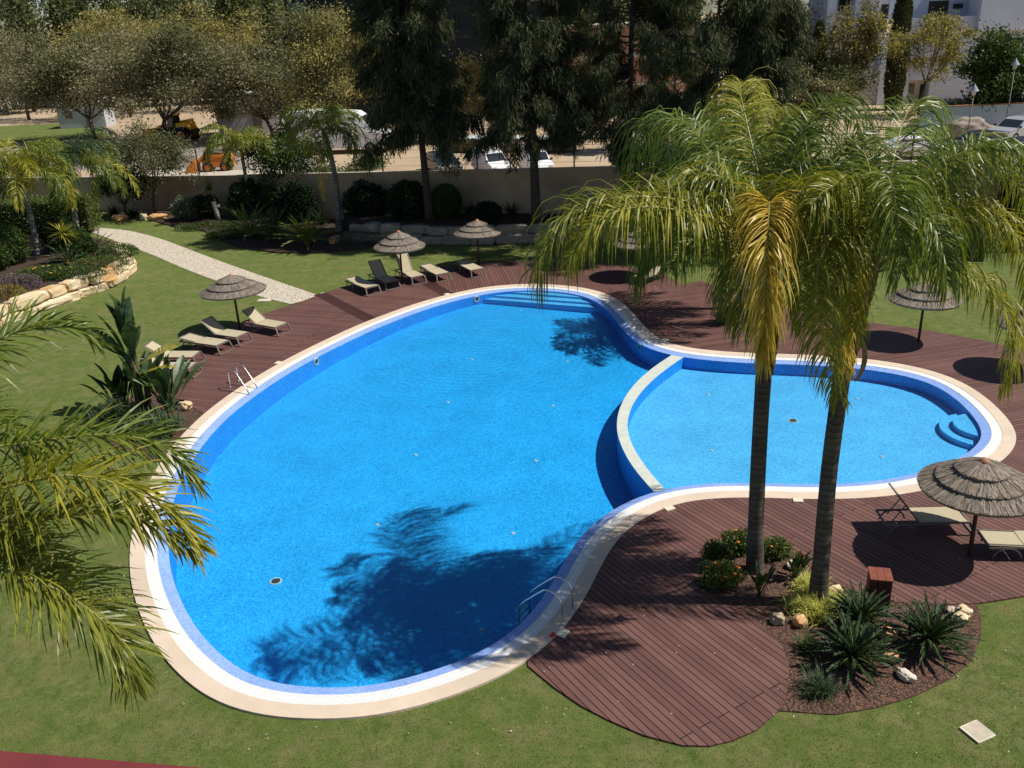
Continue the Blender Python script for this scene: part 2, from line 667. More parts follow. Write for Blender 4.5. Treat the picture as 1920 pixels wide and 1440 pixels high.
def cobble_material(name, c1, c2, mortar, scale=9):
    m, n, l, b = _new(name)
    g = n.new('ShaderNodeNewGeometry')
    vo = n.new('ShaderNodeTexVoronoi')
    vo.inputs['Scale'].default_value = scale
    vo.inputs['Randomness'].default_value = 0.6
    l.new(g.outputs['Position'], vo.inputs['Vector'])
    v2 = n.new('ShaderNodeTexVoronoi')
    v2.feature = 'DISTANCE_TO_EDGE'
    v2.inputs['Scale'].default_value = scale
    v2.inputs['Randomness'].default_value = 0.6
    l.new(g.outputs['Position'], v2.inputs['Vector'])
    se = n.new('ShaderNodeSeparateColor')
    l.new(vo.outputs['Color'], se.inputs[0])
    mx = n.new('ShaderNodeMixRGB')
    mx.inputs[1].default_value = col4(c1)
    mx.inputs[2].default_value = col4(c2)
    l.new(se.outputs[0], mx.inputs[0])
    r = n.new('ShaderNodeMapRange')
    r.inputs[1].default_value = 0.0
    r.inputs[2].default_value = 0.12
    l.new(v2.outputs['Distance'], r.inputs[0])
    x2 = n.new('ShaderNodeMixRGB')
    x2.inputs[1].default_value = col4(mortar)
    l.new(r.outputs[0], x2.inputs[0])
    l.new(mx.outputs[0], x2.inputs[2])
    l.new(x2.outputs[0], b.inputs['Base Color'])
    b.inputs['Roughness'].default_value = 0.85
    bp = n.new('ShaderNodeBump')
    bp.inputs['Strength'].default_value = 0.8
    bp.inputs['Distance'].default_value = 0.03
    l.new(r.outputs[0], bp.inputs['Height'])
    l.new(bp.outputs['Normal'], b.inputs['Normal'])
    return m

MT = dict(
    grass=grass_material(),
    water=water_material(),
    thatch=thatch_material(),
    beige=pbr('coping_stone', (0.66, 0.535, 0.41), (0.60, 0.485, 0.37), 3, 0.75, 0.15, 40, c3=(0.55, 0.45, 0.345), scale3=0.5),
    grating=grating_material(),
    band=mosaic_material('edge_mosaic', (0.19, 0.32, 0.66), (0.31, 0.45, 0.82), 0.03),
    floor=mosaic_material('pool_mosaic_sparkle', (0.012, 0.275, 0.66), (0.040, 0.48, 0.92), 0.034),  # bright tile speckle also paints in the water's caustic sparkle
    kid=mosaic_material('shallow_pool_mosaic', (0.075, 0.40, 0.74), (0.16, 0.57, 0.93), 0.036),
    wallb=mosaic_material('pool_wall_mosaic', (0.01, 0.24, 0.66), (0.04, 0.38, 0.88), 0.033),
    sill=pbr('divider_stone', (0.56, 0.59, 0.52), (0.48, 0.52, 0.46), 4, 0.7),
    mulch=cobble_material('bark_mulch', (0.05, 0.023, 0.014), (0.215, 0.108, 0.066), (0.018, 0.009, 0.006), 26),
    cobble=cobble_material('limestone_cobbles', (0.72, 0.63, 0.50), (0.62, 0.54, 0.42), (0.36, 0.31, 0.23), 8),
    steel=pbr('stainless_steel', (0.72, 0.72, 0.70), rough=0.22, metal=1.0),
    frame=pbr('taupe_metal', (0.175, 0.145, 0.125), (0.145, 0.12, 0.105), 8, 0.5),
    sling=pbr('khaki_sling', (0.47, 0.405, 0.275), (0.41, 0.355, 0.24), 30, 0.85, 0.2, 300),
    pole=pbr('dark_wood_pole', (0.055, 0.03, 0.02), (0.10, 0.06, 0.04), 12, 0.8, 0.3),
    terracotta=pbr('terracotta', (0.42, 0.19, 0.11), (0.33, 0.15, 0.09), 6, 0.8),
    redwood=pbr('red_stained_wood', (0.25, 0.075, 0.045), (0.18, 0.055, 0.035), 9, 0.55, 0.2),
    redwood2=pbr('dark_stained_wood', (0.13, 0.037, 0.026), (0.085, 0.026, 0.02), 9, 0.65, 0.2),
    rock=pbr('golden_limestone', (0.62, 0.47, 0.27), (0.72, 0.62, 0.45), 2.5, 0.9, 0.5, 9, c3=(0.50, 0.30, 0.12), scale3=0.9),
    rockw=pbr('pale_limestone', (0.52, 0.45, 0.35), (0.64, 0.57, 0.47), 3, 0.9, 0.5, 9),
    rockp=pbr('grooved_buff_rock', (0.46, 0.38, 0.25), (0.30, 0.24, 0.15), 9, 0.9, 0.8, 14),
    rocko=pbr('orange_sandstone', (0.50, 0.24, 0.10), (0.60, 0.38, 0.20), 4, 0.9, 0.5, 10),
    rockg=pbr('grey_limestone', (0.24, 0.20, 0.16), (0.33, 0.28, 0.22), 2.5, 0.9, 0.5, 8),
    wall=pbr('boundary_render', (0.52, 0.375, 0.25), (0.46, 0.33, 0.215), 1.2, 0.9, 0.1, 30, c3=(0.31, 0.23, 0.16), scale3=0.35),
    black=pbr('black_metal', (0.015, 0.016, 0.017), rough=0.5),
    soil=pbr('dark_soil', (0.035, 0.022, 0.015), (0.075, 0.048, 0.032), 12, 0.95, 0.6, 30),
)
MT['trunkA'] = trunk_material('queen_palm_trunk', (0.05, 0.041, 0.033), (0.095, 0.080, 0.065), (0.125, 0.107, 0.088), 7.0)
MT['trunkB'] = trunk_material('grey_palm_trunk', (0.10, 0.09, 0.08), (0.22, 0.20, 0.18), (0.29, 0.27, 0.25), 5.0)
MT['shaft'] = pbr('crownshaft_fibre', (0.20, 0.13, 0.055), (0.10, 0.07, 0.035), 9, 0.85, 0.4)
MT['bark'] = pbr('tree_bark', (0.075, 0.058, 0.043), (0.12, 0.095, 0.07), 9, 0.9, 0.6, 25)
MT['barkdark'] = pbr('casuarina_bark', (0.05, 0.038, 0.03), (0.085, 0.066, 0.052), 8, 0.95, 0.7, 20)
MT['rachis'] = pbr('frond_rachis', (0.20, 0.22, 0.05), (0.27, 0.25, 0.08), 5, 0.5)
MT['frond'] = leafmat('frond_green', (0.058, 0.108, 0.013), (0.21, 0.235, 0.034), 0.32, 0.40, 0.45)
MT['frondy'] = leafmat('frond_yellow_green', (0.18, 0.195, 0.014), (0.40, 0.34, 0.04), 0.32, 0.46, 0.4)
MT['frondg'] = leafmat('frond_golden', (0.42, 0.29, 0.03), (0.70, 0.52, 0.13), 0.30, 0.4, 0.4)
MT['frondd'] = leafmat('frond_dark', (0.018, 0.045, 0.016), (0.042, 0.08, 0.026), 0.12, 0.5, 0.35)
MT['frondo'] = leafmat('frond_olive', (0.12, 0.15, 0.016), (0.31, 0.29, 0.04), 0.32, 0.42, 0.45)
MT['needle'] = leafmat('casuarina_needles', (0.018, 0.027, 0.012), (0.125, 0.135, 0.068), 0.2, 0.75, 0.1)  # lighter end of the random range paints in sunlit tips
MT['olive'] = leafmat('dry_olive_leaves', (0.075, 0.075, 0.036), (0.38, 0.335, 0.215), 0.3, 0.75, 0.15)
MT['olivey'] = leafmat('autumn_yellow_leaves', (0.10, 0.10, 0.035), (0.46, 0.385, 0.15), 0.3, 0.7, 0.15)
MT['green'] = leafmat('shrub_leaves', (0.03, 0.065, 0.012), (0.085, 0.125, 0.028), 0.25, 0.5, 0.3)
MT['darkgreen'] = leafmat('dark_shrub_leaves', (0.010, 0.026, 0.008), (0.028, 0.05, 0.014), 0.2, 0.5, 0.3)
MT['greyleaf'] = leafmat('grey_green_leaves', (0.09, 0.125, 0.075), (0.20, 0.24, 0.15), 0.2, 0.6, 0.2)
MT['lime'] = leafmat('lime_grass_blades', (0.36, 0.38, 0.05), (0.62, 0.58, 0.18), 0.3, 0.5, 0.3)
MT['blade'] = leafmat('dark_grass_blades', (0.035, 0.065, 0.03), (0.10, 0.135, 0.06), 0.2, 0.45, 0.35)
MT['lawnblade'] = leafmat('lawn_blades', (0.075, 0.125, 0.024), (0.27, 0.275, 0.095), 0.3, 0.6, 0.2)
MT['banana'] = leafmat('strelitzia_leaf', (0.04, 0.075, 0.025), (0.08, 0.13, 0.04), 0.2, 0.42, 0.4)
MT['bananay'] = leafmat('yellowing_leaf', (0.34, 0.30, 0.05), (0.46, 0.38, 0.11), 0.35, 0.45, 0.3)
MT['olivegreen'] = leafmat('grey_green_tree_leaves', (0.055, 0.068, 0.028), (0.235, 0.235, 0.125), 0.3, 0.7, 0.15)
MT['hedgeleaf'] = leafmat('hedge_leaves', (0.06, 0.09, 0.02), (0.16, 0.19, 0.05), 0.25, 0.5, 0.3)
MT['daisyleaf'] = leafmat('daisy_bush_leaves', (0.05, 0.085, 0.02), (0.15, 0.18, 0.05), 0.25, 0.6, 0.2)
MT['flower'] = pbr('orange_petals', (0.80, 0.16, 0.02), (0.75, 0.25, 0.03), 20, 0.6)
MT['flowery'] = pbr('yellow_petals', (0.80, 0.58, 0.04), (0.75, 0.48, 0.03), 20, 0.6)
MT['forest'] = leafmat('pine_foliage', (0.045, 0.06, 0.025), (0.17, 0.185, 0.08), 0.2, 0.8, 0.1)
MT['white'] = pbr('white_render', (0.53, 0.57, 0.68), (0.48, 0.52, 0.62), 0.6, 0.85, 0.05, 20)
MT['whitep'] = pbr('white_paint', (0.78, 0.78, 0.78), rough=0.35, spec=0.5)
MT['glass'] = pbr('dark_glass', (0.02, 0.026, 0.03), rough=0.08, spec=0.8)
MT['tyre'] = pbr('rubber', (0.018, 0.018, 0.018), rough=0.85)
MT['machine'] = pbr('machine_yellow', (0.85, 0.47, 0.04), (0.75, 0.39, 0.03), 3, 0.5)
MT['orange'] = pbr('machine_orange', (0.62, 0.20, 0.04), (0.50, 0.15, 0.03), 3, 0.55)
MT['sand'] = pbr('sandy_ground', (0.42, 0.315, 0.205), (0.36, 0.265, 0.17), 0.7, 0.95, 0.3, 6, c3=(0.48, 0.38, 0.26), scale3=0.08)
MT['asphalt'] = pbr('dusty_asphalt', (0.30, 0.265, 0.22), (0.25, 0.22, 0.185), 1.5, 0.9, 0.2, 30)
MT['pave'] = pbr('pavement', (0.50, 0.44, 0.35), (0.44, 0.385, 0.31), 2, 0.9)
MT['block'] = pbr('stone_blocks', (0.16, 0.115, 0.085), (0.22, 0.165, 0.125), 6, 0.9, 0.5)
MT['wrap'] = pbr('plastic_wrap', (0.55, 0.60, 0.58), (0.42, 0.50, 0.48), 3, 0.35)
MT['net'] = pbr('dark_scaffold_net', (0.013, 0.019, 0.022), (0.019, 0.027, 0.030), 0.5, 0.85, 0.4, 3)
MT['netg'] = pbr('green_scaffold_net', (0.05, 0.10, 0.085), (0.075, 0.13, 0.11), 1.5, 0.85)
MT['brick'] = pbr('hollow_brick', (0.42, 0.20, 0.12), (0.50, 0.27, 0.17), 1.5, 0.9, 0.3, 6, c3=(0.36, 0.30, 0.25), scale3=0.3)
MT['greyp'] = pbr('cabin_shade_grey', (0.50, 0.50, 0.52), (0.44, 0.44, 0.47), 1, 0.7)  # shaded white of the cabin walls put into the colour
MT['cream'] = pbr('cream_plate', (0.70, 0.62, 0.48), (0.62, 0.55, 0.43), 8, 0.7)
MT['redplate'] = pbr('red_plate', (0.45, 0.05, 0.04), rough=0.6)
MT['lamp'] = pbr('lantern_glass', (0.55, 0.57, 0.56), rough=0.2)
MT['maroon'] = pbr('maroon_rail_paint', (0.155, 0.03, 0.03), (0.13, 0.025, 0.026), 20, 0.5)
MT['darkcar'] = pbr('dark_car_paint', (0.02, 0.022, 0.026), rough=0.25, spec=0.6)
MT['silver'] = pbr('silver_car_paint', (0.42, 0.44, 0.46), rough=0.3, metal=0.3)
MT['blue'] = pbr('blue_car_paint', (0.03, 0.08, 0.28), rough=0.3, spec=0.6)
# ------------------------------------------------------------------ pool outline
OUT_PX = [(243,1060),(247,1100),(264,1156),(292,1212),(335,1264),(388,1306),(450,1332),(520,1345),(600,1349),(700,1343),(800,1320),(880,1293),(940,1267),(990,1238),(1040,1197),(1075,1155),(1100,1115),(1120,1075),(1140,1037),(1163,1005),(1193,980),(1227,960),(1267,945),(1320,936),(1400,933),(1500,936),(1590,936),(1680,929),(1750,916),(1815,897),(1866,873),(1895,850),(1907,826),(1903,806),(1885,780),(1848,745),(1800,715),(1745,695),(1680,681),(1600,671),(1500,665),(1400,662),(1320,656),(1270,648),(1238,636),(1213,617),(1195,596),(1175,575),(1150,557),(1110,543),(1060,535.5),(1000,532.5),(950,534.5),(900,540),(830,555),(760,576),(680,606),(620,633),(560,662),(500,695),(440,733),(390,770),(345,812),(310,855),(284,895),(264,935),(250,985),(244,1025)]
NO = 320
OUT = resample(catmull(GX(OUT_PX), 8, True), NO, True)
for _ in range(5):
    OUT = [OUT[i] * 0.5 + (OUT[i - 1] + OUT[(i + 1) % NO]) * 0.25 for i in range(NO)]
    for p in OUT: p.z = 0
def inset(d):
    r = []
    for i in range(NO):
        t = OUT[(i + 2) % NO] - OUT[i - 2]
        nn = Vector((-t.y, t.x, 0)).normalized()
        r.append(OUT[i] + nn * d)
    return r
def near_i(px):
    g = G(*px)
    return min(range(NO), key=lambda i: (OUT[i] - g).length)
def arc(i, j):
    """outline points from index i to j going round counter-clockwise"""
    r = []
    k = i
    while True:
        r.append(OUT[k])
        if k == j: break
        k = (k + 1) % NO
    return r
W1, W2, W3 = 0.34, 0.61, 0.86
RA, RB, RC, RD = OUT, inset(W1), inset(W2), inset(W3)
def zz(pts, z): return [(p.x, p.y, z) for p in pts]
def ringmesh(name, loops, mat, uvscale=None, smooth=False):
    """quads between successive closed loops of NO points"""
    v, f = [], []
    for lp in loops: v += lp
    for k in range(len(loops) - 1):
        for i in range(NO):
            j = (i + 1) % NO
            f.append((k * NO + i, k * NO + j, (k + 1) * NO + j, (k + 1) * NO + i))
    o = rawmesh(name, v, f, mat, smooth=smooth)
    if uvscale:
        uv = o.data.uv_layers.new(name='along')
        d = [0]
        for i in range(NO): d.append(d[-1] + (OUT[(i + 1) % NO] - OUT[i]).length)
        q = 0
        for k in range(len(loops) - 1):
            for i in range(NO):
                a, b2 = d[i] * uvscale, d[i + 1] * uvscale
                for u, w in ((a, 0), (b2, 0), (b2, 1), (a, 1)):
                    uv.data[q].uv = (u, w)
                    q += 1
    return o
# coping: a beige rim with a small outer face, the white overflow grating, the tiled beach edge, the wall
tag(ringmesh('pool_coping', [zz(RA, -0.16), zz(RA, 0.012), zz(RB, 0.012), zz(RB, -0.03)], MT['beige']), 'beige stone coping round the kidney shaped pool', kind='structure')
tag(ringmesh('overflow_grating', [zz(RB, 0.004), zz(RC, 0.004)], grating_material(), uvscale=22), 'white slatted overflow grating round the pool', kind='structure')
tag(ringmesh('pool_edge', [zz(RC, -0.004), zz(RD, -0.045), zz(RD, -0.075)], MT['band']), 'periwinkle mosaic band along the water edge', kind='structure')

# divider between the two basins
DL = [(1260,665),(1223,690),(1190,720),(1167,753),(1157,785),(1158,815),(1170,847),(1190,880),(1227,923)]
DR = [(1284,668),(1249,692),(1214,722),(1188,755),(1177,787),(1178,815),(1191,845),(1213,878),(1248,919)]
ZD = -0.05
dl, dr = GX(DL, ZD), GX(DR, ZD)
def ext(p, a, b):
    p = [p[0] + (p[0] - p[1]).normalized() * a] + p + [p[-1] + (p[-1] - p[-2]).normalized() * b]
    return resample(catmull(p, 8), 60)
dl, dr = ext(dl, 1.1, 0.9), ext(dr, 1.1, 0.9)
def smooth_open(p, it=6):
    for _ in range(it):
        p = [p[0]] + [p[i] * 0.5 + (p[i - 1] + p[i + 1]) * 0.25 for i in range(1, len(p) - 1)] + [p[-1]]
    return p
dl, dr = smooth_open(dl), smooth_open(dr)
dmid = [(a + b) / 2 for a, b in zip(dl, dr)]

Zfar, Znear = -0.34, -1.26
def zfloor(y): return Zfar + (Znear - Zfar) * min(1, max(0, (42.0 - y) / 27.0))
ia = min(range(NO), key=lambda i: (OUT[i] - dmid[0]).length)      # far end of the divider
ib = min(range(NO), key=lambda i: (OUT[i] - dmid[-1]).length)     # near end
# main floor (left of the divider) and shallow floor (right of it)
left_arc = arc(ia, ib)
right_arc = arc(ib, ia)
def floorpoly(pts, zf):
    tri = tessellate_polygon([[Vector((p.x, p.y, 0)) for p in pts]])
    v = [(p.x, p.y, zf(p.y)) for p in pts]
    f = []
    for t in tri:
        a, b, c = (Vector((v[i][0], v[i][1], 0)) for i in t)
        t = list(t)
        f.append(t if (b - a).cross(c - a).z > 0 else t[::-1])
    return v, f
zlin = lambda y: Zfar + (Znear - Zfar) * ((42.0 - y) / 27.0)
v, f = floorpoly(left_arc + dmid[::-1][1:-1], zlin)
# main basin floor needs its own plane only (linear in y), so it stays flat
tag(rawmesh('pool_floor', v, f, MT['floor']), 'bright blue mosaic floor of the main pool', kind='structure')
v, f = floorpoly(right_arc + dmid[1:-1], lambda y: -0.46)
tag(rawmesh('shallow_pool_floor', v, f, MT['kid']), 'light blue mosaic floor of the shallow pool', kind='structure')
tag(ringmesh('pool_wall', [zz(RD, -0.07), zz(RD, -1.5)], MT['wallb'], smooth=True), 'blue mosaic wall of the pool', kind='structure')
mb = MB()
n = len(dl)
vv = zz(dl, ZD) + zz(dr, ZD) + zz(dl, -1.5) + zz(dr, -1.5)
mb.add(vv, [(i, n + i, n + i + 1, i + 1) for i in range(n - 1)], 0)
mb.add(vv, [(2 * n + i, i, i + 1, 2 * n + i + 1) for i in range(n - 1)], 1)
mb.add(vv, [(n + i, 3 * n + i, 3 * n + i + 1, n + i + 1) for i in range(n - 1)], 1)
tag(mb.build('divider_wall', [MT['sill'], MT['wallb']]), 'pale curved sill dividing the shallow pool from the main pool', kind='structure')
# broad steps at the far end
far_y = max(p.y for p in OUT)
def step(px0, px1, z, back):
    a, b = G(*px0, z), G(*px1, z)
    d = (b - a).normalized()
    a2, b2 = a - d * 1.2, b + d * 3.2
    return [(a2.x, a2.y), (b2.x, b2.y), (b2.x + 0.3, far_y + back), (a2.x - 0.3, far_y + back)]
mb = MB()
mb.prism(step((947, 547), (1080, 557), -0.10, 1.0), -1.2, -0.10)
mb.prism(step((920, 554), (1080, 566), -0.18, 0.8), -1.2, -0.18)
mb.prism(step((895, 560), (1080, 574), -0.26, 0.6), -1.2, -0.26)
tag(mb.build('pool_steps', MT['kid']), 'wide straight steps at the far end of the pool', kind='structure')
# curved corner steps of the shallow pool
c = G(1846, 800, -0.2)
mb = MB()
for px, z in (((1761, 795), -0.30), ((1787, 792), -0.15)):
    r = (G(*px, z) - c); r.z = 0; r = r.length
    mb.prism([(c.x + r * math.cos(a * PI / 24), c.y + r * math.sin(a * PI / 24)) for a in range(48)], -0.7, z)
tag(mb.build('corner_steps', MT['kid']), 'two curved steps in the corner of the shallow pool', kind='structure')
# the water sheet
v, f = floorpoly(inset(W3 + 0.001), lambda y: -0.062)
tag(rawmesh('water', v, f, MT['water']), 'clear blue pool water', kind='structure')

# ------------------------------------------------------------------ lawn and far ground
WPX = [(0, 395, 0, 335), (430, 395, 0, 330), (640, 398, .5, 325.5), (800, 400, .95, 322), (1020, 400, .95, 317.5), (1240, 400, .95, 312)]
wall_pts, wall_tops = [], []
for x, y0, z0, y1 in WPX:
    p = G(x, y0, z0)
    wall_pts.append(Vector((p.x, p.y, 0)))
    wall_tops.append(W(x, y1, p.y).z)
e = (wall_pts[0] - wall_pts[1]).normalized()
wall_pts.insert(0, wall_pts[0] + e * 40); wall_tops.insert(0, wall_tops[0])
e = (wall_pts[-1] - wall_pts[-2]).normalized()
wall_pts.append(wall_pts[-1] + e * 36); wall_tops.append(wall_tops[-1] + .2)
def wall_y(x): return float(np.interp(x, [p.x for p in wall_pts], [p.y for p in wall_pts]))
def wall_top(x): return float(np.interp(x, [p.x for p in wall_pts], wall_tops))
lawn_out = [Vector((-90, -10, 0)), Vector((90, -10, 0)), Vector((90, 36, 0))] + [p + Vector((0, 0.2, 0)) for p in wall_pts[::-1]] + [Vector((-90, 80, 0))]
hole = inset(0.12)
tri = tessellate_polygon([lawn_out, hole])
allp = lawn_out + hole
f = []
for t in tri:
    a, b, c = (allp[i] for i in t)
    f.append(list(t) if (b - a).cross(c - a).z > 0 else list(t)[::-1])
tag(rawmesh('lawn', [(p.x, p.y, -0.04) for p in allp], f, MT['grass']), 'mown green lawn with dry patches', kind='structure')
ZS = 0.8
mb = MB()
gp = [p + Vector((0, 0.25, 0)) for p in wall_pts]
gp = [Vector((-1500, gp[0].y + 300, 0))] + gp + [Vector((1500, gp[-1].y - 300, 0)), Vector((1500, 2500, 0)), Vector((-1500, 2500, 0))]
mb.prism([(p.x, p.y) for p in gp], ZS - 1.2, ZS)
tag(mb.build('ground', MT['sand']), 'sandy building ground beyond the boundary wall', kind='structure')
def sheet(name, px, z, mat, label, kind='structure', smooth=0):
    p = GX(px, z)
    if smooth: p = catmull(p, smooth, True)
    v, f = floorpoly([Vector(q) for q in p], lambda y: z)
    return tag(rawmesh(name, v, f, mat), label, kind=kind)
sheet('road', [(-300,330),(200,318),(560,322),(640,318),(600,296),(520,300),(395,276),(200,262),(-300,292)], ZS + 0.004, MT['asphalt'], 'dusty asphalt lane behind the boundary wall')
sheet('pavement', [(180,330),(600,330),(600,320),(330,318),(180,322)], ZS + 0.10, MT['pave'], 'pale pavement strip behind the boundary wall')
sheet('verge', [(-300,285),(205,258),(190,228),(-300,250)], ZS + 0.008, MT['grass'], 'green verge beside the site road')
sheet('verge', [(1660,265),(2200,262),(2200,236),(1660,238)], ZS + 0.008, MT['grass'], 'green strip before the white garden wall')
sheet('far_meadow', [(-400,160),(720,120),(720,84),(-400,120)], ZS + 0.008, MT['grass'], 'green field far behind the trees')

# garden path of limestone setts
up = [(178,427),(240,433),(300,448),(370,474),(440,500),(520,528),(602,556)]
lo = [(545,571),(490,557),(430,536),(350,506),(280,476),(215,452),(172,436),(140,431)]
p = catmull(GX(up, -0.04), 6) + catmull(GX(lo, -0.04), 6)
v, f = floorpoly(p, lambda y: -0.02)
tag(rawmesh('path', v, f, MT['cobble']), 'pale cobbled garden path crossing the lawn', kind='structure')

# ------------------------------------------------------------------ timber deck, in five board directions
def deck(name, i, j, outer, az, label, **kw):
    """from outline index i round to j, then back along the outer pixels"""
    pts = arc(i, j) + GX(outer)
    mb = MB()
    mb.prism([(p.x, p.y) for p in pts], -0.12, 0.0)
    o = mb.build(name, deck_material('deck_boards', az, **kw))
    return tag(o, label, kind='structure')
k0, k1, k2, k3, k4 = near_i((990, 1238)), near_i((1906, 830)), near_i((1175, 575)), near_i((845, 552)), near_i((692, 601))
k5 = near_i((383, 775))
deck('deck', k0, k1, [(2190,880),(2230,1000),(2080,1090),(1920,1117),(1832,1131),(1760,1133),(1663,1128),(1620,1115),(1563,1093),(1513,1057),(1453,1030),(1407,1010),(1373,1013),(1330,1033),(1309,1067),(1315,1103),(1347,1125),(1380,1139),(1410,1160),(1447,1189),(1468,1215),(1479,1245),(1480,1278),(1472,1310),(1457,1334),(1420,1367),(1373,1388),(1330,1398),(1280,1397),(1207,1378),(1140,1349),(1090,1323),(1040,1289),(990,1248)], math.radians(-59), 'front deck of red brown boards round the palm bed')
deck('deck', k1, k2, [(1280,533),(1312,526),(1372,547),(1430,565),(1520,589),(1617,603),(1730,617),(1853,640),(1950,665),(2060,690),(2190,880)], math.radians(14), 'right hand deck beyond the shallow pool')
deck('deck', k2, k3, [(768,512),(822,501),(900,492),(1007,488.5),(1100,491),(1230,505),(1280,533)], math.radians(-83), 'far deck of boards running towards the pool')
deck('deck', k3, k4, [(602,551),(643,537),(700,525),(768,512)], math.radians(-22), 'deck section between the two dark board strips')
deck('deck', k4, k5, [(347,752),(292,734),(296,700),(325,668),(375,641),(432,613),(493,588),(560,567),(602,551)], math.radians(-17), 'left hand deck under the row of sun loungers')
def strip(i, outer, w, label):
    a, b = OUT[i], G(*outer)
    d = (b - a).normalized()
    s = Vector((-d.y, d.x, 0)) * w
    mb = MB()
    mb.prism([(q.x, q.y) for q in (a + s, a - s, b - s, b + s)][::-1], 0.0, 0.004)
    v = mb.v
    tag(mb.build('deck_strip', deck_material('dark_boards', math.atan2(d.y, d.x), c1=(0.07, 0.028, 0.024), c2=(0.05, 0.02, 0.018))), label, kind='structure')
strip(k4, (600, 550.5), 0.3, 'dark board strip across the deck by the path')
strip(k3, (768, 511), 0.3, 'dark board strip across the deck by the rear loungers')

# ------------------------------------------------------------------ planting beds
BED = [(1407,1010),(1453,1030),(1513,1057),(1563,1093),(1620,1115),(1663,1128),(1760,1133),(1832,1131),(1840,1160),(1840,1192),(1823,1235),(1780,1272),(1713,1304),(1640,1326),(1563,1338),(1463,1331),(1457,1334),(1472,1310),(1480,1278),(1479,1245),(1468,1215),(1447,1189),(1410,1160),(1380,1139),(1347,1125),(1315,1103),(1309,1067),(1330,1033),(1373,1013)]
def bed(px, z, label, edge=None, mat='mulch', z0=-0.1):
    mb = MB()
    mb.prism([(p.x, p.y) for p in GX(px)][::1], z0, z, 0)
    o = mb.build('flower_bed', MT[mat])
    o.name = 'mulch_bed'
    return tag(o, label, kind='structure')
def ccw(px):
    p = GX(px)
    a = sum(p[i - 1].x * p[i].y - p[i].x * p[i - 1].y for i in range(len(p)))
    return px if a > 0 else px[::-1]
bed(ccw(BED), -0.015, 'bark mulch bed under the two foreground palms')
bed(ccw([(292,735),(347,753),(386,770),(352,806),(322,842),(300,868),(262,856),(205,832),(168,800),(190,765),(245,745)]), -0.012, 'bark mulch bed round the tall leafy plant')
bed(ccw([(1352,560),(1400,556),(1440,575),(1440,612),(1395,618),(1352,606),(1335,590)]), 0.03, 'mulch bed of the two far palms')
bed(ccw([(270,408),(310,421),(380,432),(440,462),(520,474),(600,474),(690,466),(760,420),(760,395),(430,388),(250,396)]), 0.03, 'dark planting bed along the boundary wall', mat='soil')
ZB = 0.95
rb = GX([(655,452),(700,455),(780,457),(870,459),(960,457),(1060,455),(1200,452),(1300,450)])
back = [Vector((x, wall_y(x) + .1, 0)) for x in (22, 15, 8, 2, -4, -10)]
rbi = [p + Vector((0, 0.5, 0)) for p in rb]
mb = MB()
mb.prism([(p.x, p.y) for p in rbi + [Vector((22, 40, 0))] + back], -0.1, ZB)
tag(mb.build('raised_bed', MT['soil']), 'raised dark soil bed behind the rough stone retaining wall', kind='structure')
lb = GX([(-60,640),(0,613),(53,594),(119,571),(159,557),(209,539),(248,517),(257,502),(243,486)])
lbi = [p + Vector((-0.45, 0.35, 0)) for p in lb]
LBZ = 0.75
mb = MB()
mb.prism([(p.x, p.y) for p in lbi + [G(215, 478), G(150, 462), G(-60, 470), G(-160, 560)]], -0.1, LBZ)
tag(mb.build('raised_bed', MT['soil']), 'raised bed behind the golden limestone boulders', kind='structure')
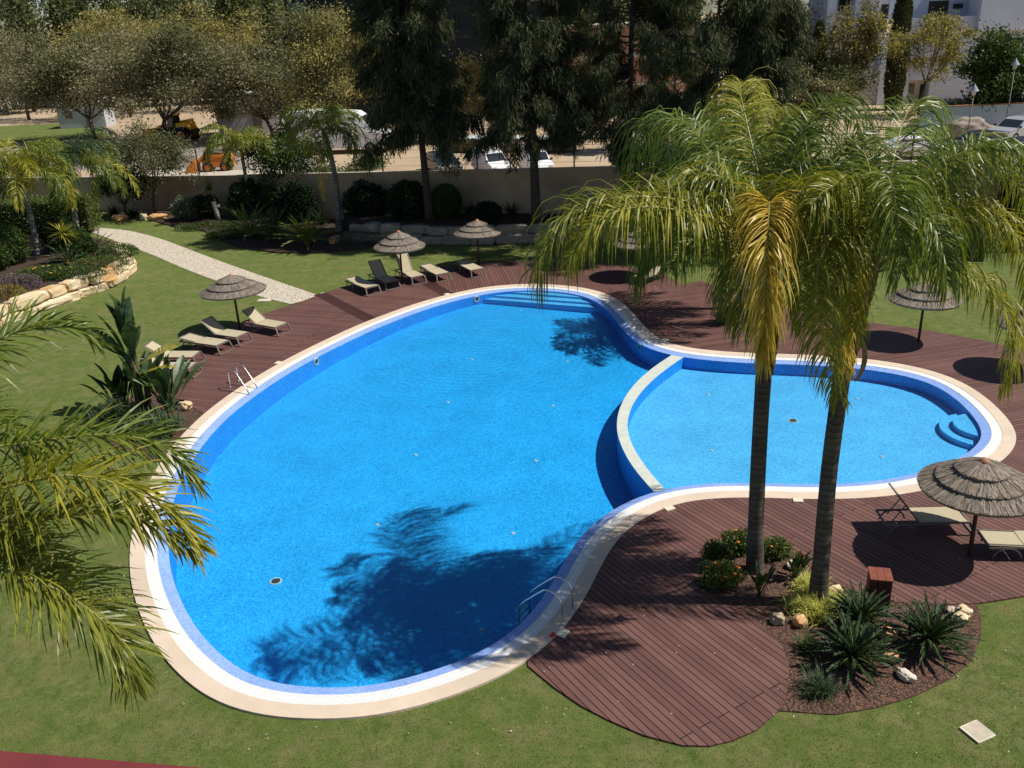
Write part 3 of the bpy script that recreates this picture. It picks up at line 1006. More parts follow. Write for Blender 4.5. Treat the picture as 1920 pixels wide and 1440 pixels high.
# ------------------------------------------------------------------ sun loungers
def lounger(foot, head, ang, label, group='sun loungers on the pool deck', back_len=0.78, foot_is_px=True):
    """foot, head: pixels of the centre line of the lying surface at its two ends (or hinge)"""
    a, b = G(*foot, 0.36), G(*head, 0.36)
    d = b - a
    rz = math.atan2(d.y, d.x)
    t = empty('sun_lounger', (a.x, a.y, 0.0), label, 'sun lounger', group, rz)
    hw = 0.33
    H = 0.345
    hinge = 1.15
    ca, sa = math.cos(ang), math.sin(ang)
    P = lambda u: (hinge + u * ca, H + u * sa)
    # sling over the seat, sagging a little between the rails
    def sheet_mb(path):
        mb = MB()
        ny = 6
        vs = []
        for (x, z) in path:
            for j in range(ny + 1):
                y = -hw + 2 * hw * j / ny
                sag = 0.018 * (1 - (y / hw) ** 2)
                vs.append((x, y, z + 0.022 - sag))
        k = len(path)
        fs = []
        for i in range(k - 1):
            for j in range(ny):
                q = i * (ny + 1) + j
                fs.append((q, q + ny + 1, q + ny + 2, q + 1))
        mb.add(vs, fs)
        nb = len(vs)
        mb.add([(x, y, z - 0.008) for x, y, z in vs], [f[::-1] for f in fs])
        return mb
    sheet_mb([(0.01 + (hinge - 0.02) * i / 5, H) for i in range(6)]).build('seat_sling', MT['sling'], t)
    sheet_mb([P(0.01 + (back_len - 0.02) * i / 4) for i in range(5)]).build('backrest', MT['sling'], t)
    mb = MB()
    for s in (-1, 1):
        mb.bar((0, s * hw, H), (hinge + 0.75, s * hw, H - 0.03), 0.035, 0.045)
        x0, z0 = P(0); x1, z1 = P(back_len)
        mb.bar((x0, s * (hw - 0.035), z0 + 0.02), (x1, s * (hw - 0.035), z1 + 0.02), 0.03, 0.035)
    mb.bar((0.02, -hw, H), (0.02, hw, H), 0.05, 0.05)
    mb.bar((hinge + 0.74, -hw, H - 0.03), (hinge + 0.74, hw, H - 0.03), 0.04, 0.04)
    mb.bar((0.62, -hw, H - 0.03), (0.62, hw, H - 0.03), 0.03, 0.03)
    x1, z1 = P(back_len)
    mb.bar((x1, -hw + 0.02, z1 + 0.02), (x1, hw - 0.02, z1 + 0.02), 0.03, 0.03)
    mb.bar((-0.12, -hw - 0.03, 0.02), (-0.12, hw + 0.03, 0.02), 0.05, 0.035)
    for s in (-1, 1):
        mb.bar((0.66, s * (hw - 0.02), 0.33), (0.86, s * (hw - 0.02), 0.18), 0.025, 0.025)
    if ang > 0.15:
        xm, zm = P(back_len * 0.55)
        for s in (-0.5, 0.5):
            mb.bar((hinge + 0.55, s * hw, H - 0.04), (xm, s * hw, zm), 0.02, 0.02)
    mb.build('frame', MT['frame'], t)
    for s in (-1, 1):
        MB().bar((0.02, s * hw, H), (-0.12, s * (hw + 0.03), 0.02), 0.055, 0.05).build('leg', MT['frame'], t)
        arcp = []
        for i in range(11):
            q = PI * (0.06 + 0.88 * i / 10)
            arcp.append((1.5 - 0.30 * math.cos(q), s * (hw + 0.005), 0.02 + 0.30 * math.sin(q)))
        MB().tube(arcp, 0.02, 6).build('leg', MT['frame'], t, smooth=True)
    return t

R_ = math.radians
lounger((528, 609.5), (491, 603), R_(36), 'sun lounger with raised sunlit backrest just right of the left umbrella pole')
lounger((455, 627.5), (417, 622), R_(36), 'sun lounger with raised shaded backrest below the left umbrella')
lounger((418, 643), (340, 632), R_(6), 'flat sun lounger between the left umbrella and the tall leafy plant')
lounger((369, 664), (322, 664), R_(33), 'sun lounger behind the tall leafy plant, the upper of the two it hides')
lounger((362, 685.5), (318, 685.5), R_(24), 'sun lounger behind the tall leafy plant, nearest the pool ladder')
lounger((698, 537.5), (657, 522), R_(4), 'flat sun lounger at the left end of the rear row by the lawn')
lounger((734.5, 527), (713, 517), R_(48), 'rear row sun lounger with raised backrest, left of the umbrella pole', back_len=0.85)
lounger((784, 518), (762, 508), R_(58), 'rear row sun lounger with the steepest backrest behind the umbrella pole', back_len=0.9)
lounger((830.5, 513), (795, 496), R_(3), 'flat sun lounger between the two rear umbrellas')
lounger((895, 505), (863, 489), R_(3), 'flat shaded sun lounger under the farthest umbrella')
lounger((1808, 964), (1715, 966), R_(52), 'nearest sun lounger with upright backrest under the front umbrella', back_len=0.86)
lounger((2016, 1012), (1858, 1009.5), R_(2), 'flat sun lounger cut by the right edge beside the front umbrella pole')
lounger((1198, 520), (1252, 499), R_(3), 'flat sun lounger seen through the hanging palm fronds on the far deck')

# ------------------------------------------------------------------ thatched umbrellas
def umbrella(base, label, h=2.35, r=1.2, group='thatched umbrellas round the pool', seed=0):
    h -= 0.14
    g = G(*base)
    t = empty('thatched_umbrella', (g.x, g.y, 0), label, 'umbrella', group)
    rr = np.random.default_rng(40 + seed)
    t.rotation_euler = (rr.normal(0, .015), rr.normal(0, .015), rr.uniform(0, 6))
    mb = MB()
    mb.tube([(0, 0, 0), (0, 0, h * 0.5), (0, 0, h - 0.06)], [0.05, 0.045, 0.04], 10)
    mb.build('pole', MT['pole'], t, smooth=True)
    zr = h * 0.765
    def prof(q):   # 0 apex .. 1 rim : concave near the top, rounded to the rim
        return r * q, h - (h - zr) * (q ** 1.02) * (0.93 + 0.07 * q)
    tiers = ((0.04, 0.44, 0.12), (0.36, 0.73, 0.06), (0.62, 1.0, 0.0))
    for k, (q0, q1, lift) in enumerate(tiers):
        mb = MB()
        pr = []
        for i in range(6):
            q = q0 + (q1 - q0) * i / 5
            a, z = prof(q)
            pr.append((a, z + lift))
        pr += [(pr[-1][0] * 0.985, pr[-1][1] - 0.06), (pr[-1][0] * 0.88, pr[-1][1] - 0.03), (r * q0, prof(q0)[1] + lift - 0.05)]
        mb.lathe(pr, n=72)
        v = list(mb.v); f = list(mb.f)
        # straws lying down the slope
        ns = int(240 + 520 * (q1 ** 2))
        for _ in range(ns):
            a = rr.uniform(0, 2 * PI)
            qa = q0 + (q1 - q0) * rr.uniform(0, 0.75) ** 0.7
            qb = min(q1 + rr.uniform(-0.03, 0.018), qa + rr.uniform(0.15, 0.4))
            if rr.random() < 0.55: qb = q1 + rr.uniform(-0.02, 0.02)
            w = rr.uniform(0.008, 0.02)
            da = rr.normal(0, 0.02)
            pts = []
            for q, aa in ((qa, a), ((qa + qb) / 2, a + da / 2), (qb, a + da)):
                rad, z = prof(q)
                pts.append((rad, z + lift + 0.010 + rr.uniform(0, 0.012), aa))
            kk = len(v)
            for rad, z, aa in pts:
                cx, cy = math.cos(aa), math.sin(aa)
                v.append((rad * cx - w * cy, rad * cy + w * cx, z))
                v.append((rad * cx + w * cy, rad * cy - w * cx, z))
            f += [[kk, kk + 1, kk + 3, kk + 2], [kk + 2, kk + 3, kk + 5, kk + 4]]
        rawmesh('thatch_tier', v, f, MT['thatch'], t, world=False)
    mb = MB()
    mb.lathe([(0.0, h + 0.175), (0.04, h + 0.165), (0.08, h + 0.13), (0.12, h + 0.085), (0.11, h + 0.07), (0.0, h + 0.08)], n=18)
    mb.build('cap', MT['terracotta'], t, smooth=True)
    mb = MB()
    for k in range(8):
        a = k * PI / 4
        mb.bar((0.05 * math.cos(a), 0.05 * math.sin(a), h - 0.2), (r * 0.93 * math.cos(a), r * 0.93 * math.sin(a), zr - 0.04), 0.025, 0.025)
    mb.build('rib_frame', MT['pole'], t)
    return t
umbrella((1818, 1040), 'large thatched umbrella in the right foreground beside the waste bin', 2.36, 1.24, seed=1)
umbrella((450, 618), 'thatched umbrella standing among the left hand sun loungers', 2.32, 1.3, seed=2)
umbrella((755, 533), 'thatched umbrella above the rear row of loungers, nearer the path', 2.52, 1.18, seed=3)
umbrella((898, 498), 'farthest thatched umbrella, in front of the rough stone retaining wall', 2.28, 1.16, seed=4)
umbrella((1722, 640), 'thatched umbrella behind the shallow pool, half hidden by hanging fronds', 2.2, 1.2, seed=5)
umbrella((1199, 519), 'thatched umbrella hidden behind the long left frond on the far deck', 2.2, 1.2, seed=6)
umbrella((1930, 693), 'thatched umbrella at the right edge behind the drooping frond', 2.2, 1.2, seed=7)

# ------------------------------------------------------------------ pool ladders
def ladder(f1, f2, into, label):
    a, b = G(*f1), G(*f2)
    c = (a + b) / 2
    w = G(*into) - c
    w.z = 0
    w.normalize()
    t = empty('pool_ladder', (c.x, c.y, 0), label, 'ladder', 'stainless pool ladders')
    for p in (a, b):
        pts = [p + Vector((0, 0, z)) for z in (0.012, 0.3, 0.50)]
        for i in range(1, 9):
            q = PI * i / 9 * 0.78
            pts.append(p + Vector((0, 0, 0.50 + 0.24 * math.sin(q))) + w * 0.27 * (1 - math.cos(q)))
        e = pts[-1]
        pts += [e + w * 0.30 + Vector((0, 0, -0.28)), e + w * 0.58 + Vector((0, 0, -0.58)), e + w * 0.64 + Vector((0, 0, -0.8)), e + w * 0.64 + Vector((0, 0, -1.15))]
        pts = catmull(pts, 3)
        h = MB().tube(pts, 0.022, 10).build('handrail', MT['steel'], t, smooth=True, world=True)
        MB().lathe([(0.0, 0.03), (0.05, 0.028), (0.055, 0.012), (0.0, 0.012)], tuple(p), 14).build('flange', MT['steel'], h, world=True)
    s = (b - a).normalized()
    for k in range(3):
        z = -0.10 - 0.16 * k
        off = w * 1.12
        MB().bar(a + off + Vector((0, 0, z)), b + off + Vector((0, 0, z)), 0.09, 0.03).build('step', MT['steel'], t, world=True)
ladder((1054, 1173), (1073, 1147), (1010, 1140), 'steel pool ladder at the near edge beside the front deck')
ladder((432, 727), (447.5, 716), (478, 735), 'steel pool ladder at the left edge near the sun loungers')

# ------------------------------------------------------------------ pool fittings
def drain(px, z, r, label):
    g = G(*px, z)
    t = empty('pool_drain', (g.x, g.y, z), label, 'pool drain', 'round drains in the pool floor')
    MB().lathe([(r * 0.72, 0.006), (r * 0.75, 0.014), (r, 0.012), (r * 1.02, 0.0)], n=28).build('rim', MT['sill'], t)
    mb = MB().lathe([(0.0, 0.008), (r * 0.74, 0.008)], n=28)
    for k in range(-4, 5):
        y = k * r * 0.16
        L = math.sqrt(max(0.01, (r * 0.7) ** 2 - y * y))
        mb.box((0, y, 0.012), (2 * L, r * 0.05, 0.008), mi=1)
    mb.build('grille', [MT['black'], MT['frame']], t)
drain((517, 1090), zlin(18.5), 0.15, 'round dark drain in the sunlit near floor of the main pool')
drain((858, 1122), zlin(17), 0.17, 'round drain in the palm shadow on the pool floor')
drain((1487, 789), -0.46, 0.15, 'round dark drain in the middle of the shallow pool')
def inlet(px, z, label, r=0.06):
    g = G(*px, z)
    mb = MB()
    mb.lathe([(0.0, 0.01), (r * 0.35, 0.012), (r * 0.4, 0.02), (r * 0.9, 0.016), (r, 0.0)], (g.x, g.y, z), 16)
    o = mb.build('floor_inlet', MT['lamp'])
    tag(o, label, 'pool inlet', 'small pale inlets in the pool floor')
for px, lab in (((977, 581), 'small pale inlet just below the far pool steps'), ((885, 674), 'small pale inlet in the far left part of the main pool'), ((1063, 678), 'small pale inlet beside the far palm shadow in the water'),
                ((840, 754), 'small pale inlet left of the middle of the main pool'), ((1037, 761), 'small pale inlet in the middle of the main pool near the sill'),
                ((780, 853), 'small pale inlet left of centre above the round palm shadow'), ((1005, 864), 'small pale inlet beside the dark shade of the pool sill'),
                ((708, 984), 'small pale inlet left of the round palm shadow'), ((962, 1000), 'small pale inlet at the top of the palm shadow by the near curve'),
                ((903, 1181), 'small inlet deep in the palm shadow below the drain'), ((1248, 1163), 'small pale inlet at the tip of the long frond shadow')):
    if px[0] < 1200:
        z = -0.95
        for _ in range(4): z = zlin(G(*px, z).y)
        inlet(px, z, lab)
for px, lab in (((1328, 740), 'small pale inlet in the shallow pool left of the palm trunks'), ((1607, 748), 'small pale inlet in the far part of the shallow pool right of the trunks'),
                ((1335, 845), 'small pale inlet in the near left part of the shallow pool'), ((1653, 856), 'small pale inlet in the near right part of the shallow pool')):
    inlet(px, -0.46, lab)
def wall_light(px, label, zl=-0.19):
    g = G(*px, -0.17)
    i = min(range(NO), key=lambda k: (RD[k] - Vector((g.x, g.y, 0))).length)
    nn = (RD[i] - RC[i]).normalized()
    c = RD[i] + Vector((0, 0, zl))
    q = nn.to_track_quat('Z', 'Y').to_matrix()
    mb = MB()
    mb.lathe([(0.0, 0.03), (0.07, 0.03), (0.09, 0.02), (0.13, 0.035), (0.15, 0.02), (0.15, 0.0)], n=24)
    mb.v = [tuple(q @ Vector(p) + c) for p in mb.v]
    mb.m = [1 if k // 24 < 2 else 0 for k in range(len(mb.f))]
    tag(mb.build('pool_light', [MT['lamp'], MT['glass']]), label, 'pool light', 'round lights in the pool wall')
wall_light((573, 672), 'round underwater light in the left pool wall beyond the ladder')
wall_light((889, 558), 'round underwater light in the pool wall left of the far steps')
wall_light((1217, 645), 'round underwater light in the shaded wall near the pool sill')

def marker(px, label, red=False):
    g = G(*px)
    i = min(range(NO), key=lambda k: (OUT[k] - g).length)
    t = OUT[(i + 1) % NO] - OUT[i]
    nn = Vector((t.y, -t.x, 0)).normalized()
    c = OUT[i] + nn * 0.07
    mb = MB().box((c.x, c.y, 0.012), (0.24, 0.2, 0.03), math.atan2(t.y, t.x))
    o = mb.build('depth_plate', MT['cream'])
    tag(o, label, 'plate', 'small cream plates at the coping edge')
    if red:
        c2 = OUT[i] - nn * 0.06 - t.normalized() * 0.16
        MB().box((c2.x, c2.y, 0.02), (0.15, 0.10, 0.012), math.atan2(t.y, t.x)).build('red_sign', MT['redplate'], o, world=False)
marker((1063, 1196), 'small cream plate with a red tile beside the near pool ladder', True)
marker((1257, 955), 'small cream plate at the coping where the front deck begins to curve')
marker((1493, 936), 'small cream plate between the two palm trunks at the near coping')
marker((520, 680), 'small cream plate on the left coping above the ladder')
marker((837, 552), 'small cream plate on the far coping by the dark board strip')
marker((1240, 637), 'small cream plate on the far coping near the flower bed of the far palms')

# ------------------------------------------------------------------ waste bin
g = G(1643, 1136)
t = empty('waste_bin', (g.x, g.y, -0.01), 'square red brown slatted wooden waste bin between the cycads and the deck', 'waste bin', None, R_(-14))
hb, wb = 0.76, 0.40
for k in range(3):
    MB().box(((k - 1) * 0.145, 0, hb + 0.015), (0.138, wb + 0.06, 0.03)).build('lid_board', MT['redwood'], t)
for k in range(3):
    for s in (-1, 1):
        MB().box(((k - 1) * 0.133, s * wb / 2, hb / 2 + 0.02), (0.122, 0.022, hb - 0.05)).build('side_board', MT['redwood2'], t)
        MB().box((s * wb / 2 , (k - 1) * 0.118, hb / 2 + 0.02), (0.022, 0.108, hb - 0.05)).build('side_board', MT['redwood2'], t)
MB().box((0, 0, hb / 2), (wb - 0.05, wb - 0.05, hb - 0.03)).build('inner_bin', MT['black'], t)

# ------------------------------------------------------------------ drain cover in the lawn
a, b, c, d = (G(*p, -0.02) for p in ((1797, 1363), (1834, 1352), (1866, 1377), (1834, 1398)))
ct = (a + b + c + d) / 4
t = empty('drain_cover', (ct.x, ct.y, -0.03), 'square cream slotted drain cover set in the near lawn', 'drain cover', None, math.atan2((c - b).y, (c - b).x))
sz = ((c - b).length + (d - a).length) / 2
mb = MB()
for s in (-1, 1):
    mb.box((0, s * sz * 0.48, 0.015), (sz, sz * 0.05, 0.03))
    mb.box((s * sz * 0.48, 0, 0.0152), (sz * 0.05, sz * 0.9, 0.03))
mb.build('frame', MT['cream'], t)
mb = MB()
for k in range(11):
    mb.box((0, (k - 5) * sz * 0.083, 0.012), (sz * 0.9, sz * 0.05, 0.02))
mb.box((0, 0, 0.0), (sz * 0.9, sz * 0.9, 0.006))
mb.build('grate', MT['cream'], t)

# stepping slabs by the path
for px, lab in (((496, 563), 'pale stone slab lying in the grass right of the left umbrella'), ((635, 546), 'pale stone slab at the deck edge beside the end of the path'), ((612, 551), 'pale slab touching the end of the cobbled path')):
    g = G(*px, -0.03)
    tag(MB().prism([(g.x - 0.32, g.y - 0.16), (g.x + 0.28, g.y - 0.2), (g.x + 0.33, g.y + 0.17), (g.x - 0.27, g.y + 0.2)], -0.06, -0.012).build('stone_slab', MT['rockw']), lab, 'stone slab', 'stone slabs by the path')

# ------------------------------------------------------------------ life ring on a post (far palm bed)
g = G(1366, 600)
t = empty('life_ring_stand', (g.x, g.y, 0), 'orange life ring on a dark post beside the far palm bed', 'life ring')
MB().tube([(0, 0, 0), (0, 0, 1.35)], 0.035, 8).build('post', MT['black'], t, smooth=True)
mb = MB()
cc = Vector((0.30, -0.06, 0.95))
pts = [cc + Vector((0.30 * math.cos(2 * PI * k / 24), 0, 0.36 * math.sin(2 * PI * k / 24))) for k in range(25)]
mb.tube(pts, 0.062, 10, caps=False)
mb.build('ring', MT['redplate'] if False else pbr('life_ring_orange', (0.62, 0.13, 0.05), rough=0.5), t, smooth=True)
MB().bar((0, 0, 1.2), (0.3, -0.02, 1.2), 0.04, 0.04).build('bracket', MT['black'], t)

# ------------------------------------------------------------------ rocks and boulders
def boulder_mb(c, size, rz, seed, box=0.55, amp=0.16, rough=None):
    mb = MB()
    bm = bmesh.new()
    bmesh.ops.create_icosphere(bm, subdivisions=4, radius=1.0)
    Mr = Matrix.Rotation(rz, 3, 'Z')
    for v in bm.verts:
        p = v.co
        q = Vector([math.copysign(abs(x) ** box, x) for x in p])
        q *= 1 + amp * mnoise.noise(p * 1.3 + Vector((seed * 5.1, seed, 3))) + amp * 0.55 * mnoise.noise(p * 3.7 + Vector((seed, seed * 2.7, 9)))
        q += Vector((1, 1, 1)) * 0.03 * mnoise.noise(p * 9 + Vector((seed, 1, 2)))
        q = Vector((q.x * size[0] / 2, q.y * size[1] / 2, q.z * size[2] / 2))
        mb.v.append(tuple(Mr @ q + Vector(c)))
    for f in bm.faces: mb.f.append([v.index for v in f.verts]); mb.m.append(0)
    bm.free()
    return mb
rk = [((1458, 1167), .24, .20, .22, 'rockp', 'rounded pale grooved rock at the deck side of the palm bed'),
      ((1500, 1170), .27, .22, .18, 'rocko', 'brown orange rock beside the pale grooved rock'),
      ((1568, 1108), .24, .16, .12, 'rock', 'small golden rock on the mulch right of the second palm trunk'),
      ((1664, 1196), .30, .24, .24, 'rocko', 'orange rock between the two right hand cycads'),
      ((1671, 1237), .24, .20, .18, 'rocko', 'small bright orange rock in front of the right cycad'),
      ((1696, 1270), .30, .18, .15, 'rockw', 'white rock near the lawn edge of the palm bed'),
      ((1805, 1152), .24, .26, .20, 'rock', 'golden rock leaning at the right end of the palm bed, rear one'),
      ((1797, 1163), .26, .24, .18, 'rock', 'golden rock beside the right cycad, front one of the cluster'),
      ((1785, 1148), .16, .16, .12, 'rockw', 'small pale rock between the right cycad and the golden rocks'),
      ((348, 766), .36, .30, .26, 'rock', 'pale golden rock by the pool coping in the left bed'),
      ((240, 806), .40, .30, .22, 'rock', 'golden rock at the foot of the tall leafy plant'),
      ((268, 798), .20, .18, .18, 'rock', 'small golden rock under the tall leafy plant'),
      ((628, 454), .95, .5, .34, 'rocko', 'long orange rock in the far bed beside the retaining wall'),
      ((296, 412), 1.0, .5, .4, 'rocko', 'orange rock at the foot of the small grey tree'),
      ((182, 406), .8, .5, .5, 'rocko', 'orange rock near the boundary wall behind the hedge end'),
      ((226, 412), .8, .5, .4, 'rocko', 'reddish rock in the wall bed right of the hedge'),
      ((270, 411), .7, .4, .4, 'rock', 'pale rock in the wall bed left of the small grey tree'),
      ((1486, 1064), .22, .2, .16, 'rockw', 'pale ribbed rock between the two palm trunks')]
for k, (px, l, w, h, mt, lab) in enumerate(rk):
    g = G(*px)
    tag(boulder_mb((g.x, g.y, h * 0.38), (l * 1.15, w * 1.15, h * 1.15), k * 1.7, k + 3, 0.8, 0.35).build('rock', MT[mt], smooth=True), lab, 'rock', 'rocks lying in the planting beds')

def stone_wall(name, label, line, rows, mat_cycle, lmin, lmax, depth, seed, z0=-0.05, setback=0.14, part='boulder'):
    line = resample(catmull(line, 8), 200)
    L = [0]
    for a, b in zip(line, line[1:]): L.append(L[-1] + (b - a).length)
    def at(s):
        s = max(0, min(L[-1], s))
        i = min(len(L) - 2, max(0, int(np.searchsorted(L, s)) - 1))
        u = (s - L[i]) / max(1e-6, L[i + 1] - L[i])
        return line[i].lerp(line[i + 1], u), (line[i + 1] - line[i]).normalized()
    t = empty(name, tuple(line[100]), label, 'stone wall')
    r = random.Random(seed)
    z = z0
    k = 0
    for row, h in enumerate(rows):
        s = -r.uniform(0, lmin * 0.6)
        while s < L[-1]:
            l = r.uniform(lmin, lmax) * r.choice((0.7, 1, 1, 1.25))
            p, d = at(s + l / 2)
            nn = Vector((-d.y, d.x, 0))
            hh = h * r.uniform(0.86, 1.14)
            c = p + nn * (depth / 2 + setback * row + r.uniform(-0.06, 0.1)) + Vector((0, 0, z + hh / 2))
            boulder_mb(c, (l * 1.0, depth, hh * 1.02), math.atan2(d.y, d.x) + r.uniform(-0.05, 0.05), seed * 31 + k, 0.36, 0.2).build(part, MT[mat_cycle[(k * 7 + row * 3) % len(mat_cycle)]], t, smooth=True, world=True)
            s += l * 1.0
            k += 1
        z += h
    return t
stone_wall('stone_retaining_wall', 'dry wall of golden limestone boulders in two courses round the left bed', lb, (0.42, 0.42), ('rock', 'rock', 'rockw', 'rock', 'rocko', 'rock', 'rockw'), 1.25, 2.0, 0.65, 5)
stone_wall('stone_retaining_wall', 'shaded wall of big squared grey stones behind the rear umbrellas', rb, (0.5, 0.5), ('rockg',), 1.2, 2.2, 0.6, 9, part='stone_block')

# ------------------------------------------------------------------ boundary wall with coping and wire fence
mb = MB()
mc = MB()
wt = empty('boundary_wall', tuple(wall_pts[3]), 'long beige rendered boundary wall between the garden and the building site', 'wall')
for a, b in zip(wall_pts, wall_pts[1:]):
    d = (b - a).normalized()
    nn = Vector((-d.y, d.x, 0))
    za, zb = wall_top(a.x), wall_top(b.x)
    k = [(a, 0), (b, 0), (b, 1), (a, 1)]
    v = []
    for p, s in k: v.append(tuple(p + nn * 0.22 * s + Vector((0, 0, -0.3))))
    for p, s in k: v.append(tuple(p + nn * 0.22 * s + Vector((0, 0, za if p is a else zb))))
    mb.add(v, [(0, 1, 5, 4), (2, 3, 7, 6), (4, 5, 6, 7), (1, 2, 6, 5), (3, 0, 4, 7)])
    v = []
    for z in (0.003, 0.06):
        for p, s in k: v.append(tuple(p + nn * (-0.03 + 0.28 * s) + Vector((0, 0, (za if p is a else zb) + z))))
    mc.add(v, [(0, 1, 5, 4), (2, 3, 7, 6), (4, 5, 6, 7), (1, 2, 6, 5), (3, 0, 4, 7)])
mb.build('wall_face', MT['wall'], wt, world=True)
mc.build('coping', MT['pave'], wt, world=True)
def wall_at(px):
    # point on the wall top whose image column is px
    best = None
    for a, b in zip(wall_pts, wall_pts[1:]):
        for k in range(101):
            p = a.lerp(b, k / 100)
            q = p + Vector((0, 0, wall_top(p.x)))
            v = q - CAMP
            x = 960 + FPX * v.dot(CR) / v.dot(_F)
            if best is None or abs(x - px) < best[0]: best = (abs(x - px), q)
    return best[1]
ft = empty('wire_fence', tuple(wall_at(900)), 'thin wire fence on dark posts along the top of the boundary wall', 'fence')
posts = [wall_at(x) for x in (200, 374, 545, 718, 895, 1078, 1238, 1395, 1560, 1715)]
for p in posts:
    MB().tube([p + Vector((0, 0.12, 0.0)), p + Vector((0, 0.12, 1.75))], 0.045, 6).build('post', MT['black'], ft, world=True)
mb = MB()
for a, b in zip(posts[3:], posts[4:]):
    for z in (0.35, 0.8, 1.25, 1.65):
        mb.bar(a + Vector((0, 0.12, z)), b + Vector((0, 0.12, z)), 0.012, 0.012)
mb.build('wire', MT['black'], ft, world=True)

# ------------------------------------------------------------------ balcony rail of the building the photo was taken from
a, b = W(-260, 1382, 0.66), W(420, 1439, 0.66)
t = empty('balcony_railing', tuple((a + b) / 2), 'maroon painted balcony handrail at the lower left corner of the view', 'railing')
def rail(p0, p1): 
    mb = MB()
    mb.bar(p0, p1, 0.09, 0.05)
    return mb
a -= Vector((0, 0.045, 0.028)); b -= Vector((0, 0.045, 0.028))
rail(a, b + (b - a) * 0.6).build('handrail', MT['maroon'], t, world=True)
for k in range(9):
    p = a.lerp(b + (b - a) * 0.6, (k + 0.5) / 9)
    MB().bar(p - Vector((0, 0, 0.06)), p - Vector((0, 0, 1.0)), 0.02, 0.02, up=Vector((0, 1, 0))).build('baluster', MT['maroon'], t, world=True)
# ------------------------------------------------------------------ palms
def frond(name, pts, n, llen, parent, mat, droop=0.32, width=0.035, seg=4, start=0.14, rw=0.026, seed=0, lift=(-0.35, 0.9), fwd=0.55, world=True):
    r = np.random.default_rng(seed + 1000)
    K = 28
    rp = resample(catmull(pts, 6), K)
    C = np.array([tuple(p) for p in rp])
    T = nrm(np.gradient(C, axis=0))
    hz = C[-1] - C[0]
    hz[2] = 0
    hz = hz / max(1e-6, np.linalg.norm(hz))
    # a stable sideways direction: horizontal, square to the frond's own heading
    Bh = np.cross(hz, [0, 0, 1.0])
    B = nrm(Bh - T * (T @ Bh)[:, None])
    N = np.cross(B, T)
    N = np.where((N[:, 2:3] < 0) & (np.abs(T[:, 2:3]) < 0.3), -N, N)
    m = 2 * n
    s = np.clip(np.repeat(np.linspace(start, 1.0, n), 2) + r.normal(0, 0.006, m), start * 0.9, 0.999)
    side = np.tile([1.0, -1.0], n)
    idx = s * (K - 1)
    i0 = np.minimum(idx.astype(int), K - 2)
    u = (idx - i0)[:, None]
    def at(A): return A[i0] * (1 - u) + A[i0 + 1] * u
    P, Ti, Bi, Ni = at(C), nrm(at(T)), nrm(at(B)), nrm(at(N))
    a = fwd + 0.55 * s ** 2 + r.normal(0, 0.12, m)
    ph = r.uniform(lift[0], lift[1], m)
    d = (Bi * (side * np.cos(ph) * np.cos(a))[:, None] + Ni * (np.sin(ph) * np.cos(a))[:, None] + Ti * np.sin(a)[:, None])
    d = nrm(d)
    prof = np.clip(1 - (np.abs(s - 0.45) / 0.62) ** 2 * 0.72, 0.2, 1) * np.clip((s - start) / 0.12 + 0.45, 0.4, 1)
    L = llen * prof * r.uniform(0.8, 1.12, m)
    wprof = {5: [0.5, 1.0, 1.0, 0.8, 0.5, 0.05], 4: [0.55, 1.0, 0.92, 0.62, 0.06], 3: [0.6, 1.0, 0.8, 0.06]}[seg]
    dr = droop * r.uniform(0.6, 1.5, m)
    tw = r.normal(0, 0.5, m)
    V = np.zeros((m, seg + 1, 2, 3))
    p = P.copy()
    for k in range(seg + 1):
        wd = Ti - d * np.sum(Ti * d, axis=1, keepdims=True)
        wd = nrm(wd)
        up = np.cross(d, wd)
        wd = wd * np.cos(tw)[:, None] + up * np.sin(tw)[:, None]
        w = (width * wprof[k] * 0.5)
        V[:, k, 0] = p + wd * w
        V[:, k, 1] = p - wd * w
        if k < seg:
            p = p + d * (L / seg)[:, None]
            d = d + np.array([0, 0, -1.0]) * (dr * (0.6 + 0.6 * k))[:, None]
            d = nrm(d)
    base = (np.arange(m) * (seg + 1) * 2)[:, None]
    F = np.concatenate([base + np.array([[2 * k, 2 * k + 1, 2 * k + 3, 2 * k + 2]]) for k in range(seg)], axis=0)
    mb = MB()
    mb.tube([tuple(c) for c in C], [rw * (1 - 0.85 * i / (K - 1)) for i in range(K)], 5)
    nv = m * (seg + 1) * 2
    verts = np.concatenate([V.reshape(-1, 3), np.array(mb.v)])
    faces = F.tolist() + [[i + nv for i in f] for f in mb.f]
    mi = [0] * len(F) + [1] * len(mb.f)
    return rawmesh(name, verts, faces, [mat, MT['rachis']], parent, mi=mi, world=world)

def gen_frond(c, az, el, L, bend, n=9, pw=1.35):
    """rachis points leaving c: azimuth, starting elevation, length, total bend"""
    p = Vector(c)
    out = [p.copy()]
    for k in range(n):
        e = el - bend * ((k + 0.5) / n) ** pw
        p = p + Vector((math.cos(az) * math.cos(e), math.sin(az) * math.cos(e), math.sin(e))) * (L / n)
        out.append(p.copy())
    return out

